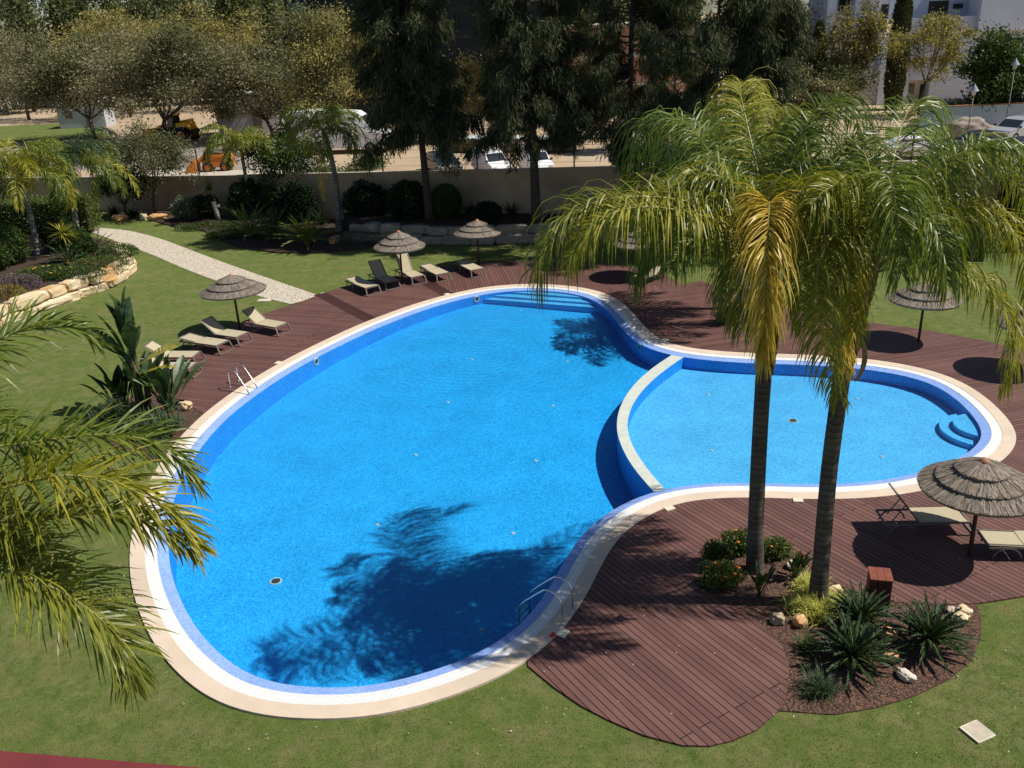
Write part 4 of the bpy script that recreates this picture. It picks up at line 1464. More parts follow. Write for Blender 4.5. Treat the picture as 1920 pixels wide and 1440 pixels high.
def trunk(parent, pts, radii, mat, name='trunk', n=16, ringamp=0.009, ringlen=0.14):
    P = catmull(pts, 10)
    L = [0]
    for a, b in zip(P, P[1:]): L.append(L[-1] + (b - a).length)
    m = max(40, int(L[-1] / (ringlen / 4)))
    Q = resample(P, m)
    rad = []
    for i in range(m):
        q = i / (m - 1)
        x = q * (len(radii) - 1)
        k = min(int(x), len(radii) - 2)
        r = radii[k] * (1 - (x - k)) + radii[k + 1] * (x - k)
        s = (L[-1] * q / ringlen) % 1.0
        rad.append(r * (1 + ringamp * (1 if s < 0.25 else -0.3)))
    return MB().tube(Q, rad, n).build(name, mat, parent, smooth=True, world=True)

def PX(pts, y0):
    return [W(x, y, y0 + dy) for x, y, dy in pts]

# --- foreground palm, left trunk
b = G(1415, 1068)
yA = b.y
tA = empty('queen_palm', tuple(b), 'foreground palm with the straight left trunk and a golden frond hanging down its front', 'palm tree', 'tall palms round the pool')
trunk(tA, PX([(1415, 1074, 0), (1418, 960, 0), (1424, 830, 0), (1431, 715, 0), (1436, 660, 0)], yA), [0.20, 0.165, 0.16, 0.155, 0.16], MT['trunkA'])
trunk(tA, PX([(1435, 700, 0), (1437, 640, 0), (1441, 560, 0), (1445, 460, 0)], yA), [0.16, 0.25, 0.20, 0.10], MT['shaft'], 'crownshaft', ringamp=0.05)
cA = W(1444, 470, yA)
FA = [([(1440,470,0),(1370,405,-.3),(1270,374,-.6),(1160,370,-.9),(1080,395,-1.1),(1030,452,-1.2),(1012,520,-1.2)], 'frondo', 1.45, .42),
      ([(1440,470,0),(1360,420,-.8),(1260,392,-1.3),(1170,392,-1.7),(1110,425,-1.9),(1075,480,-2.0)], 'frondy', 1.3, .45),
      ([(1440,465,0),(1370,390,.1),(1310,350,.1),(1260,365,.1),(1225,430,0)], 'frond', 1.3, .45),
      ([(1440,460,0),(1385,350,.6),(1320,310,.9),(1265,330,1.0),(1225,400,1.0)], 'frond', 1.3, .45),
      ([(1440,475,0),(1360,425,.3),(1270,400,.5),(1190,400,.7),(1120,430,.8),(1080,490,.8)], 'frond', 1.2, .42),
      ([(1443,455,0),(1443,380,-1.5),(1441,425,-2.5),(1438,510,-2.9),(1435,600,-2.95),(1432,670,-2.9)], 'frondg', 1.05, .26),
      ([(1446,455,0),(1492,348,-1.0),(1538,385,-1.8),(1556,470,-2.1),(1560,560,-2.2)], 'frondy', 1.1, .42),
      ([(1440,455,0),(1395,335,1.2),(1335,248,2.4),(1290,228,3.3),(1258,262,4.0),(1240,335,4.3)], 'frond', 1.4, .45),
      ([(1442,450,0),(1420,320,1.0),(1395,208,2.1),(1387,162,3.0),(1400,160,3.8),(1428,195,4.4)], 'frondy', 1.1, .45),
      ([(1440,450,0),(1360,330,.8),(1290,235,1.4),(1230,225,1.8),(1195,275,2.0),(1180,340,2.1)], 'frond', 1.2, .45),
      ([(1446,450,0),(1480,320,.5),(1520,220,.9),(1560,190,1.2),(1600,215,1.4),(1625,270,1.5)], 'frond', 1.15, .45),
      ([(1446,455,0),(1520,370,.6),(1590,340,1.2),(1650,365,1.6),(1690,430,1.8)], 'frond', 1.1, .42),
      ([(1440,462,0),(1370,440,-.7),(1300,450,-1.4),(1260,500,-1.8)], 'frond', 1.0, .42),
      ([(1442,465,0),(1415,420,-.9),(1392,450,-1.5),(1385,530,-1.8),(1390,620,-1.9)], 'frondo', .9, .42),
      ([(1446,462,0),(1470,410,-.5),(1490,440,-.9),(1500,520,-1.1),(1505,600,-1.2)], 'frondy', .9, .40)]
for k, (pp, mt, ll, dr) in enumerate(FA):
    o = frond('frond', PX(pp, yA), 175 if mt == 'frondg' else 140, ll * 1.08, tA, MT[mt], dr * 1.3, 0.03 if mt == 'frondg' else 0.026, seg=5, seed=k, fwd=.72 if mt == 'frondg' else .35)
    if mt == 'frondg':
        o['label'] = 'golden yellow frond hanging down the front of the trunk'
RF = random.Random(3)
for k in range(10):
    az, e = 2.399 * k + 0.5, 0.5 + 0.9 * k / 9
    if math.sin(az) < -.35 and e < 1.15: az = -az      # the front is filled by the fronds above
    frond('frond', gen_frond(cA, az, e, RF.uniform(2.9, 3.5), RF.uniform(1.7, 2.4)), 115, 1.2, tA, MT['frondo' if k % 3 == 0 else 'frond'], 0.58, 0.026, seg=5, seed=50 + k, fwd=.38)

# --- foreground palm, right leaning trunk
b = G(1535, 1127)
yB = b.y
tB = empty('queen_palm', tuple(b), 'foreground palm with the right trunk leaning to the right out of lime grass', 'palm tree', 'tall palms round the pool')
trunk(tB, PX([(1533, 1134, 0), (1544, 1000, 0), (1555, 880, 0), (1568, 780, 0), (1580, 690, 0), (1586, 660, 0)], yB), [0.21, 0.165, 0.16, 0.155, 0.155, 0.165], MT['trunkA'])
trunk(tB, PX([(1578, 705, 0), (1588, 645, 0), (1606, 580, 0), (1625, 530, 0), (1645, 470, 0)], yB), [0.155, 0.23, 0.22, 0.17, 0.09], MT['shaft'], 'crownshaft', ringamp=0.05)
cB = W(1642, 480, yB)
FB = [([(1636,500,0),(1600,440,-.6),(1555,450,-1.1),(1530,530,-1.4),(1545,640,-1.5),(1575,745,-1.5)], 'frondo', .85, .36),
      ([(1630,515,0),(1700,496,0),(1775,498,-.2),(1845,533,-.4),(1888,600,-.5),(1895,670,-.5),(1878,722,-.5)], 'frondy', .95, .42),
      ([(1640,490,0),(1720,420,0),(1810,388,0),(1880,410,0),(1920,480,0),(1932,560,0)], 'frondy', 1.05, .45),
      ([(1645,475,0),(1668,340,1.2),(1690,238,2.5),(1715,196,3.5),(1745,212,4.2),(1765,280,4.5)], 'frond', 1.2, .45),
      ([(1645,475,0),(1720,380,.3),(1800,310,.6),(1860,300,.8),(1905,340,.9),(1930,410,.9)], 'frondo', 1.15, .45),
      ([(1640,480,0),(1610,355,1.0),(1570,268,1.9),(1520,240,2.6),(1482,270,3.1),(1462,340,3.3)], 'frond', 1.15, .45),
      ([(1640,490,0),(1600,430,-.4),(1580,450,-.9),(1590,530,-1.2),(1600,620,-1.3)], 'frondy', .85, .40),
      ([(1640,485,0),(1670,410,-.7),(1720,400,-1.2),(1760,450,-1.5),(1775,530,-1.6)], 'frond', 1.05, .42),
      ([(1642,480,0),(1650,380,-.5),(1660,330,-1.1),(1675,360,-1.6),(1685,440,-1.8),(1690,510,-1.9)], 'frond', 1.05, .42),
      ([(1645,480,0),(1740,360,1.0),(1800,280,1.5),(1840,270,1.9),(1870,310,2.1)], 'frond', 1.1, .45),
      ([(1630,510,0),(1600,500,-.3),(1572,545,-.5),(1570,620,-.6),(1585,690,-.6)], 'frondg', .7, .36)]
for k, (pp, mt, ll, dr) in enumerate(FB):
    o = frond('frond', PX(pp, yB), 130, ll * 1.08, tB, MT[mt], dr * 1.3, 0.026, seg=5, seed=100 + k, fwd=.35)
    if mt == 'frondg': o['label'] = 'short golden frond drying against the leaning trunk'
for k in range(11):
    az, e = 2.399 * k + 1.1, 0.45 + 0.95 * k / 10
    if math.sin(az) < -.3 and e < 1.15: az = -az
    frond('frond', gen_frond(cB, az, e, RF.uniform(2.9, 3.6), RF.uniform(1.7, 2.4)), 115, 1.2, tB, MT['frondo' if k % 3 == 0 else 'frond'], 0.58, 0.026, seg=5, seed=150 + k, fwd=.38)
sp = PX([(1606, 622, -.2), (1617, 640, -.3), (1621, 670, -.35), (1614, 700, -.35), (1603, 716, -.35)], yB)
mb = MB()
vs = []
for i, p in enumerate(catmull(sp, 4)):
    w = 0.05 * math.sin(PI * min(1, (i + 0.4) / 17)) + 0.006
    vs += [tuple(p + Vector((w, 0, 0))), tuple(p + Vector((-w * 0.4, 0.05, 0)))]
mb.add(vs, [(2 * i, 2 * i + 1, 2 * i + 3, 2 * i + 2) for i in range(len(vs) // 2 - 1)])
mb.build('dry_spathe', pbr('dry_spathe_brown', (0.36, 0.28, 0.18), (0.22, 0.15, 0.09), 4, 0.7), tB, world=True)

# --- generic palms
def palm(base_px, trunk_px, label, nf, L, llen, mats, seed, rad=(0.17, 0.14, 0.12), mat='trunkB', n=36, el=(0.15, 1.35), width=0.06, extra=(), z0=0.0, yd=None, droop=0.4, bend=(1.7, 2.5), group='tall palms round the pool', azs=None):
    g = G(*base_px, z0)
    y0 = g.y if yd is None else yd
    t = empty('queen_palm', tuple(g), label, 'palm tree', group)
    pts = [W(x, y, y0) for x, y in trunk_px]
    pts[0] = Vector((pts[0].x, pts[0].y, z0 - 0.05))
    trunk(t, pts, list(rad), MT[mat], ringamp=0.012, ringlen=0.22)
    c = pts[-1]
    d = (pts[-1] - pts[-2]).normalized()
    trunk(t, [c - d * 0.35, c + d * 0.2, c + d * 0.6], [rad[-1], rad[-1] * 1.35, rad[-1] * 0.6], MT['shaft'], 'crownshaft', n=10, ringamp=0.02)
    c = c + d * 0.5
    r = random.Random(seed)
    for k in range(nf):
        az = (azs[k] if azs else 2.399 * k + r.uniform(-0.3, 0.3))
        e = el[0] + (el[1] - el[0]) * ((k + 0.5) / nf) + r.uniform(-0.1, 0.1)
        frond('frond', gen_frond(c, az, e, L * r.uniform(0.9, 1.15), r.uniform(*bend)), int(n * 1.6), llen * 1.15, t, MT[mats[k % len(mats)]], droop * 1.4, width * .8, seg=4, seed=seed * 40 + k, rw=0.022, fwd=.4)
    for k, (pp, mt, ll) in enumerate(extra):
        frond('frond', [c] + [W(x, y, y0 + dy) for x, y, dy in pp], n, ll, t, MT[mt], droop, width, seg=3, seed=seed * 40 + 900 + k, rw=0.022)
    return t
palm((1388, 578), [(1388, 578), (1396, 470), (1406, 360), (1412, 290)], 'farther of the two palms hidden behind the golden frond in the far bed', 13, 2.9, 0.9, ['frond', 'frondo', 'frond'], 3, n=44, width=0.05)
palm((1394, 607), [(1394, 607), (1404, 500), (1420, 380), (1428, 320)], 'nearer of the two palms hidden behind the golden frond in the far bed', 13, 2.9, 0.9, ['frond', 'frond', 'frondo'], 4, n=44, width=0.05)
palm((75, 505), [(75, 505), (63, 430), (51, 380), (42, 345)], 'leaning palm rising from the left raised bed in front of the hedge', 17, 3.1, 0.85, ['frondo', 'frond', 'frondy', 'frondo'], 5, n=40, width=0.055,
     extra=[([(70, 322, -.2), (105, 328, -.4), (132, 355, -.5), (140, 385, -.5)], 'frondy', 0.8)])
palm((150, 463), [(150, 463), (143, 420), (135, 375), (129, 330)], 'pale trunked palm behind the clipped hedge with yellow fronds reaching right', 18, 3.6, 0.9, ['frond', 'frondd', 'frond'], 6, n=40, width=0.06,
     extra=[([(160, 305, -.2), (205, 307, -.4), (238, 325, -.5), (258, 360, -.5)], 'frondy', 0.85), ([(150, 300, -.3), (172, 320, -.6), (180, 365, -.7)], 'frond', 0.85)])
palm((468, 408), [(468, 408), (463, 350), (457, 310), (454, 292)], 'slender palm in the wall bed beside the orange loader', 13, 2.6, 0.85, ['frondo', 'frond'], 7, rad=(0.15, 0.12, 0.10), n=34, width=0.06, yd=G(468, 408).y,
     extra=[([(420, 268, -.3), (392, 290, -.5), (400, 318, -.6)], 'frondy', 0.7)])
palm((637, 432), [(637, 432), (631, 350), (620, 290), (611, 262)], 'palm in front of the wall with a dry frond hanging along its trunk', 13, 2.9, 0.9, ['frond', 'frondo', 'frond'], 8, rad=(0.2, 0.16, 0.13), n=36, width=0.065, yd=G(637, 432).y,
     extra=[([(608, 262, -.6), (604, 300, -.9), (604, 345, -.9), (607, 372, -.9)], 'frondg', 0.55), ([(650, 225, .2), (685, 255, .2), (692, 300, .2)], 'frond', 0.8)])

# --- palm at the left edge, close to the camera
yE = 9.6
gE = W(-190, 905, yE)
tE = empty('queen_palm', (gE.x, gE.y, -0.04), 'near palm outside the left edge whose long fronds reach over the pool corner', 'palm tree', 'tall palms round the pool')
trunk(tE, [Vector((gE.x - 0.3, gE.y, -0.1)), Vector((gE.x - 0.2, gE.y, 2.5)), Vector((gE.x, gE.y, gE.z - 0.5))], [0.2, 0.17, 0.16], MT['trunkA'])
trunk(tE, [Vector((gE.x, gE.y, gE.z - 0.9)), Vector((gE.x, gE.y, gE.z - 0.4)), Vector((gE.x, gE.y, gE.z + 0.1))], [0.16, 0.23, 0.1], MT['shaft'], 'crownshaft')
FE = [([(-190,905,0),(-80,852,.1),(60,830,.2),(180,815,.3),(265,822,.4),(325,852,.45),(362,900,.5)], 'frond', .72),
      ([(-190,905,0),(-90,925,-.2),(0,917,-.3),(100,893,-.3),(186,898,-.3),(262,925,-.3),(330,975,-.3),(368,1030,-.3)], 'frondy', .72),
      ([(-190,910,0),(-60,985,-.3),(80,975,-.4),(200,962,-.4),(290,985,-.4),(352,1030,-.4)], 'frondo', .6),
      ([(-190,910,0),(-80,1040,-.4),(33,1075,-.6),(110,1107,-.7),(173,1147,-.8),(213,1190,-.85),(238,1232,-.9),(245,1285,-.9)], 'frondo', .82),
      ([(-190,905,0),(-120,720,1.2),(0,637,1.8),(62,617,2.1),(109,611,2.3),(143,616,2.4),(176,640,2.5)], 'frond', .68),
      ([(-190,905,0),(-150,820,.6),(-60,780,1.0),(10,800,1.3),(60,850,1.4)], 'frond', .7),
      ([(-190,905,0),(-110,960,-.1),(0,1010,-.1),(80,1060,-.1),(130,1110,-.1)], 'frondo', .7)]
for k, (pp, mt, ll) in enumerate(FE):
    frond('frond', PX(pp, yE), 140, ll * 1.22, tE, MT[mt], 0.17, 0.031, seed=300 + k, lift=(-0.4, 1.1), fwd=0.5, rw=0.026)
for k, (az, el, L, bd) in enumerate(((3.3, 0.9, 3, 1.8), (2.4, 0.9, 3, 1.8), (4.2, 0.8, 3, 1.8), (1.6, 1.0, 3, 1.7))):
    frond('frond', gen_frond(gE, az, el, L, bd), 60, .7, tE, MT['frond'], 0.2, 0.034, seed=330 + k)

# ------------------------------------------------------------------ cycads, rosettes, blades
def cycad(px, label, r=0.9, nf=34, seed=0, z0=0.0, mat='frondd', el=(0.12, 1.3), n=56, llen=0.105, group='cycads in the planting beds'):
    g = G(*px, z0)
    t = empty('cycad', (g.x, g.y, z0), label, 'cycad', group)
    MB().ball((g.x, g.y, z0 + 0.10), (0.14, 0.14, 0.16), 2, 0.2, 3, seed).build('stem', MT['shaft'], t, world=True)
    rr = random.Random(seed)
    V, F, mi = [], [], []
    for k in range(nf):
        az = 2.399 * k + rr.uniform(-0.15, 0.15)
        e = el[0] + (el[1] - el[0]) * (k / nf) ** 1.1
        o = frond('frond', gen_frond((g.x, g.y, z0 + 0.2), az, e, r * rr.uniform(0.85, 1.08), rr.uniform(0.25, 0.6), n=7, pw=1.2), n, llen, t, MT[mat], 0.02, 0.019 if n > 30 else 0.032, seg=3, seed=seed * 97 + k, lift=(0.3, 0.55), fwd=0.85, rw=0.012, start=0.1)
    return t
cycad((1598, 1248), 'dark green cycad nearest the lawn edge, front one of three in the palm bed', 0.82, 56, 1)
cycad((1610, 1180), 'dark green cycad beside the second palm trunk and the waste bin', 0.76, 50, 2)
cycad((1740, 1215), 'dark green cycad on the right side of the palm bed', 0.84, 58, 3)
cycad((128, 497), 'dark cycad at the edge of the golden boulder wall, left one', 1.2, 24, 4, 0.75, n=16, llen=0.22)
cycad((180, 482), 'dark cycad at the edge of the golden boulder wall, right one', 1.3, 24, 5, 0.75, n=16, llen=0.22)
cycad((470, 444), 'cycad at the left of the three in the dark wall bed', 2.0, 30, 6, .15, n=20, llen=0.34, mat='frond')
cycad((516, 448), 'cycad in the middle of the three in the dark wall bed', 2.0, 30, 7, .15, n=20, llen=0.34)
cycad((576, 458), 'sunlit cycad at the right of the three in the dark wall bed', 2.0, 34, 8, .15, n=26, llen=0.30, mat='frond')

def blades_mb(c, nb, L, w, seed, spread=1.0, droop=0.9, el=(0.5, 1.4), base=0.08):
    r = np.random.default_rng(seed + 77)
    az = r.uniform(0, 2 * PI, nb)
    e = r.uniform(el[0], el[1], nb)
    l = L * r.uniform(0.6, 1.1, nb)
    p = np.stack([c[0] + r.normal(0, base, nb), c[1] + r.normal(0, base, nb), np.full(nb, c[2])], 1)
    d = np.stack([np.cos(az) * np.cos(e), np.sin(az) * np.cos(e), np.sin(e)], 1)
    seg = 4
    V = np.zeros((nb, seg + 1, 2, 3))
    side = nrm(np.cross(d, [0, 0, 1.0]))
    for k in range(seg + 1):
        ww = w * [0.7, 1, 0.85, 0.55, 0.05][k] / 2
        V[:, k, 0] = p + side * ww
        V[:, k, 1] = p - side * ww
        p = p + d * (l / seg)[:, None]
        d = nrm(d + np.array([0, 0, -1.0]) * droop * 0.3 * r.uniform(0.6, 1.4, (nb, 1)))
    b0 = (np.arange(nb) * (seg + 1) * 2)[:, None]
    F = np.concatenate([b0 + np.array([[2 * k, 2 * k + 1, 2 * k + 3, 2 * k + 2]]) for k in range(seg)], axis=0)
    return V.reshape(-1, 3), F
def tuft(name, px, label, cat, mat, nb, L, w, seed, group=None, z0=0.0, **kw):
    g = G(*px, z0)
    v, f = blades_mb((g.x, g.y, z0 - 0.01), nb, L, w, seed, **kw)
    return tag(rawmesh(name, v, f, MT[mat]), label, cat, group)
for k, (px, L, lab) in enumerate((((1505, 1137), .34, 'lime yellow grass clump left of the leaning palm trunk'), ((1530, 1152), .36, 'lime yellow grass clump in front of the leaning palm trunk'), ((1560, 1136), .32, 'lime yellow grass clump right of the leaning palm trunk'), ((1519, 1103), .30, 'lime yellow grass clump behind the leaning palm trunk'))):
    tuft('grass_clump', px, lab, 'ornamental grass', 'lime', 420, L * 1.25, 0.017, k, 'lime grass clumps round the leaning trunk', base=0.13, droop=1.1)
tuft('grass_clump', (1538, 1296), 'dark spiky grass clump at the front edge of the palm bed', 'ornamental grass', 'blade', 420, 0.45, 0.014, 11, base=0.10, droop=0.7)
tuft('grass_clump', (1516, 1218), 'bright green grass tuft left of the front cycad', 'ornamental grass', 'green', 170, 0.38, 0.02, 12, base=0.07, droop=0.6)
tuft('grass_clump', (1522, 1258), 'small low green plant between the grass tuft and the spiky clump', 'ornamental grass', 'green', 60, 0.22, 0.02, 13, base=0.05, droop=0.8)
# fine white flowering stems at the deck edge
# bird-of-paradise plants: upright stalked paddle leaves
def paddle(mb, base, az, el, stalk, blade, w, bend=0.3, mi=0, split=0.0, seed=0):
    r = random.Random(seed)
    p = Vector(base)
    d = Vector((math.cos(az) * math.cos(el), math.sin(az) * math.cos(el), math.sin(el)))
    pts = [p.copy()]
    for k in range(4):
        p = p + d * stalk / 4
        pts.append(p.copy())
    mb.tube(pts, [w * 0.10, w * 0.08, w * 0.07, w * 0.06, w * 0.05], 5, mi)
    hd = Vector((math.cos(az), math.sin(az), 0))
    sd = Vector((-math.sin(az), math.cos(az), 0))
    n = 9
    rows = []
    tilt = r.uniform(-0.5, 0.5)
    for k in range(n + 1):
        q = k / n
        ww = w * 0.5 * (math.sin(PI * min(1, q * 0.93 + 0.06)) ** 0.75) * (1.0 if k < n else 0.15)
        e = el - bend * q * q * 1.5
        d = hd * math.cos(e) + Vector((0, 0, math.sin(e)))
        nn = (sd * math.cos(tilt) + d.cross(sd) * math.sin(tilt))
        up = d.cross(nn)
        rows.append((p + nn * ww + up * ww * 0.45, p.copy(), p - nn * ww + up * ww * 0.45))
        p = p + d * blade / n
    for k in range(n):
        a, b = rows[k], rows[k + 1]
        for s in (0, 1):
            if split and r.random() < split and 1 < k < n - 1:
                sh = (b[1] - a[1]) * r.uniform(0.15, 0.4)
                q = [a[s] + (sh if s == 0 else Vector()), a[s + 1] + (sh if s == 1 else Vector()), b[s + 1], b[s]]
            else:
                q = [a[s], a[s + 1], b[s + 1], b[s]]
            mb.add(q, [(0, 1, 2, 3)], mi)
def bird_plant(px, label, nl, h, seed, blade=0.3, w=0.1, flower=False):
    g = G(*px)
    t = empty('bird_of_paradise', (g.x, g.y, 0), label, 'plant', 'strelitzia plants in the palm bed')
    r = random.Random(seed)
    mb = MB()
    for k in range(nl):
        paddle(mb, (g.x + r.uniform(-.05, .05), g.y + r.uniform(-.05, .05), 0), r.uniform(0, 2 * PI), r.uniform(1.0, 1.45), h * r.uniform(.5, 1), blade * r.uniform(.8, 1.2), w, 0.25, seed=seed * 50 + k)
    mb.build('leaf_clump', MT['banana'], t, world=True)
    if flower:
        f = MB()
        f.tube([(g.x + .05, g.y, 0), (g.x + .06, g.y, h * 1.3)], 0.008, 5, 1)
        c = Vector((g.x + .06, g.y, h * 1.3))
        for k in range(4):
            f.add([c, c + Vector((.03 * k - .04, .02, .11)), c + Vector((.03 * k - .02, -.01, .14)), c + Vector((.03 * k, .0, .05))], [(0, 1, 2, 3)], 0)
        f.build('flower', [MT['flower'], MT['green']], t, world=True)
bird_plant((1424, 1118), 'clump of stalked leaves in front of the left palm trunk', 20, 0.48, 1, blade=0.30, w=0.09)
bird_plant((1490, 1082), 'leafy clump with an orange bird shaped flower between the palm trunks', 24, 0.36, 2, blade=0.30, w=0.10, flower=True)

# tall wild banana by the left deck
g = G(270, 768)
t = empty('wild_banana', (g.x, g.y, 0), 'tall plant with big paddle leaves beside the left deck, one leaf yellowing', 'plant')
mb = MB()
for k, (dx, dy, h) in enumerate(((0, 0, 2.0), (-.16, .1, 1.7), (.14, .12, 1.3))):
    mb.tube([(g.x + dx, g.y + dy, 0), (g.x + dx * 1.2, g.y + dy, h * .5), (g.x + dx * 1.5, g.y + dy, h)], [0.10, 0.08, 0.06], 9)
mb.build('stem', pbr('strelitzia_stem', (0.10, 0.05, 0.03), (0.16, 0.11, 0.06), 6, 0.8, 0.3), t, smooth=True, world=True)
r = random.Random(4)
lf = [(-2.9, 1.05, .5, 1.5, .36), (-3.0, .75, .5, 1.2, .36), (2.9, .65, .4, 1.1, .34), (3.0, .35, .4, 1.2, .32), (-2.6, 1.3, .55, 1.45, .40), (-1.5, 1.42, .5, 1.5, .42), (0.4, 1.38, .6, 1.5, .40), (0.1, 1.2, .5, 1.2, .34), (1.5, 1.2, .5, 1.3, .36), (-1.2, 1.05, .3, 1.1, .42), (-2.2, .55, .3, 1.0, .34), (2.4, 1.15, .5, 1.4, .34), (-0.6, .9, .3, 1.0, .34), (-2.8, 1.25, .6, 1.5, .4), (0.9, 1.35, .7, 1.55, .38), (-1.9, 1.3, .4, 1.2, .42), (2.0, .9, .4, 1.2, .36), (3.1, 1.1, .5, 1.3, .36), (-0.2, 1.4, .5, 1.3, .4)]
for k, (az, el, st, bl, w) in enumerate(lf):
    mb = MB()
    paddle(mb, (g.x + r.uniform(-.1, .1), g.y + r.uniform(-.05, .1), 1.5 + .03 * k), az, min(1.5, el + .22), st * .95, bl * 1.05, w * 1.15, .2, split=.25, seed=k)
    mb.build('leaf', MT['banana'], t, world=True)
for k in range(9):
    mb = MB()
    paddle(mb, (g.x + r.uniform(-.35, .35), g.y + r.uniform(-.25, .25), .4), r.uniform(0, 6.28), r.uniform(1.0, 1.45), .55, r.uniform(.9, 1.3), .34, .25, split=.15, seed=120 + k)
    mb.build('leaf', MT['banana'], t, world=True)
for k, (az, el) in enumerate(((0.1, .45), (-0.3, .3))):
    mb = MB()
    paddle(mb, (g.x + .1, g.y, 1.55 - .3 * k), az, el, .4, 1.1, .36, .3, split=.7, seed=70 + k)
    mb.build('leaf', MT['bananay'], t, world=True)['label'] = 'yellowing split leaf'
# its young shoots and companions
def strappy(px, label, nl, h, blade, w, seed, mat='banana', el=(0.8, 1.45), spread=.15):
    g = G(*px)
    r = random.Random(seed)
    mb = MB()
    for k in range(nl):
        paddle(mb, (g.x + r.uniform(-spread, spread), g.y + r.uniform(-spread, spread), 0), r.uniform(0, 2 * PI), r.uniform(*el), h * r.uniform(.4, 1), blade * r.uniform(.75, 1.2), w * r.uniform(.8, 1.2), 0.35, seed=seed * 31 + k)
    return tag(mb.build('leafy_plant', MT[mat]), label, 'plant', 'leafy plants round the tall paddle leaved plant')
strappy((318, 770), 'upright young paddle leaves between the tall plant and the deck', 20, 0.85, 1.15, 0.27, 21)
strappy((228, 772), 'dark young paddle leaves left of the tall plant', 20, 0.8, 1.0, 0.26, 22, 'darkgreen')
tuft('grass_clump', (225, 800), 'dark strappy clump in the shade left of the tall plant', 'plant', 'darkgreen', 600, 1.0, 0.045, 31, base=0.28, droop=0.9)
tuft('grass_clump', (290, 812), 'green strappy clump in front of the tall plant', 'plant', 'blade', 560, 0.8, 0.05, 32, base=0.28, droop=0.8)
tuft('grass_clump', (325, 796), 'grey green spiky tuft beside the pool coping', 'plant', 'greyleaf', 300, 0.42, 0.02, 33, base=0.15, droop=0.8)

# ------------------------------------------------------------------ leafy shrubs
def leaf_ball(px, size, label, cat, mat, n, leaf, seed, z0=0.0, group=None, name='shrub', shell=0.35, lump=0.25, flowers=None, below=0.0, gpt=None):
    """clipped or loose shrub: leaf faces through an uneven ellipsoid, with stems inside"""
    g = G(*px, z0) if gpt is None else gpt
    r = np.random.default_rng(seed + 500)
    rx, ry, rz = size
    c = np.array([g.x, g.y, z0 + rz * (0.92 - below)])
    u = nrm(r.normal(size=(n, 3)))
    ph = np.array([mnoise.noise(Vector(tuple(q * 2.1)) + Vector((seed * 3.3, seed, 1))) for q in u])
    rad = (1 - shell * r.random(n) ** 1.5) * (1 + lump * ph)
    P = c + u * rad[:, None] * np.array([rx, ry, rz])
    P[:, 2] = np.maximum(P[:, 2], z0 + 0.02)
    D = nrm(u * 0.7 + r.normal(0, 0.6, (n, 3)) + np.array([0, 0, 0.25]))
    t = empty(name, (g.x, g.y, z0), label, cat, group)
    cards('foliage', P, D, leaf * r.uniform(0.7, 1.3, n), leaf * 0.55, MT[mat], t)
    mb = MB()
    for k in range(5):
        a = k * 1.3 + seed
        mb.tube([(g.x, g.y, z0 - 0.05), (g.x + rx * .3 * math.cos(a), g.y + ry * .3 * math.sin(a), z0 + rz * .7), (g.x + rx * .6 * math.cos(a), g.y + ry * .6 * math.sin(a), z0 + rz * 1.3)], [0.03, 0.02, 0.01], 5)
    mb.build('stem', MT['bark'], t, world=True)
    if flowers:
        fm, cnt, fs = flowers
        for k in range(cnt):
            q = nrm(np.array([[r.normal(), r.normal(), abs(r.normal()) * 0.7 + .15]]))[0]
            p = c + q * 1.03 * np.array([rx, ry, rz])
            b2 = MB()
            for j in range(7):
                a = 2 * PI * j / 7
                e1 = Vector((math.cos(a), math.sin(a), 0.25)) * fs
                e2 = Vector((math.cos(a + .7), math.sin(a + .7), 0.25)) * fs * .8
                b2.add([p, Vector(p) + e1, Vector(p) + (e1 + e2) * .62, Vector(p) + e2], [(0, 1, 2, 3)])
            b2.build('flower', MT[fm], t, world=True)
    return t
leaf_ball((1345, 1058), (.32, .26, .28), 'flowering shrub with orange blooms left of the palm trunk, rear part', 'shrub', 'daisyleaf', 3200, 0.06, 1, lump=.55, shell=.6, flowers=('flower', 6, .035), group='orange flowered shrubs in the palm bed')
leaf_ball((1382, 1032), (.40, .26, .25), 'sunlit low shrub behind the left palm trunk with orange blooms', 'shrub', 'daisyleaf', 3200, 0.06, 2, lump=.55, shell=.6, flowers=('flower', 5, .035), group='orange flowered shrubs in the palm bed')
leaf_ball((1352, 1098), (.43, .32, .28), 'darker shrub dotted with orange blooms at the deck side of the bed', 'shrub', 'daisyleaf', 3800, 0.06, 3, lump=.55, shell=.6, flowers=('flower', 12, .035), group='orange flowered shrubs in the palm bed')
leaf_ball((1450, 1043), (.36, .24, .22), 'low shrub with a few orange blooms right of the left palm trunk', 'shrub', 'daisyleaf', 2400, 0.06, 4, lump=.55, shell=.6, flowers=('flower', 4, .03), group='orange flowered shrubs in the palm bed')
leaf_ball((1374, 604), (.7, .45, .32), 'low shrub with orange flowers at the foot of the far palms', 'shrub', 'green', 2200, 0.08, 5, flowers=('flower', 9, .06))
leaf_ball((1418, 600), (.6, .5, .32), 'plain green shrub behind the golden frond at the far palms', 'shrub', 'green', 1600, 0.08, 6)
SH = 'rounded shrubs along the boundary wall'
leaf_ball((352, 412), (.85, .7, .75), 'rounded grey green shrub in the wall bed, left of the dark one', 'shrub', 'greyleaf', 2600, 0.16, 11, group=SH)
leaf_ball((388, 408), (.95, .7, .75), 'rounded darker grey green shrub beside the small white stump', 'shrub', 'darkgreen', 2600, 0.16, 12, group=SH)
leaf_ball((470, 408), (1.2, .8, 1.25), 'dark clipped shrub behind the slender palm trunk', 'shrub', 'darkgreen', 4200, 0.18, 13, group=SH)
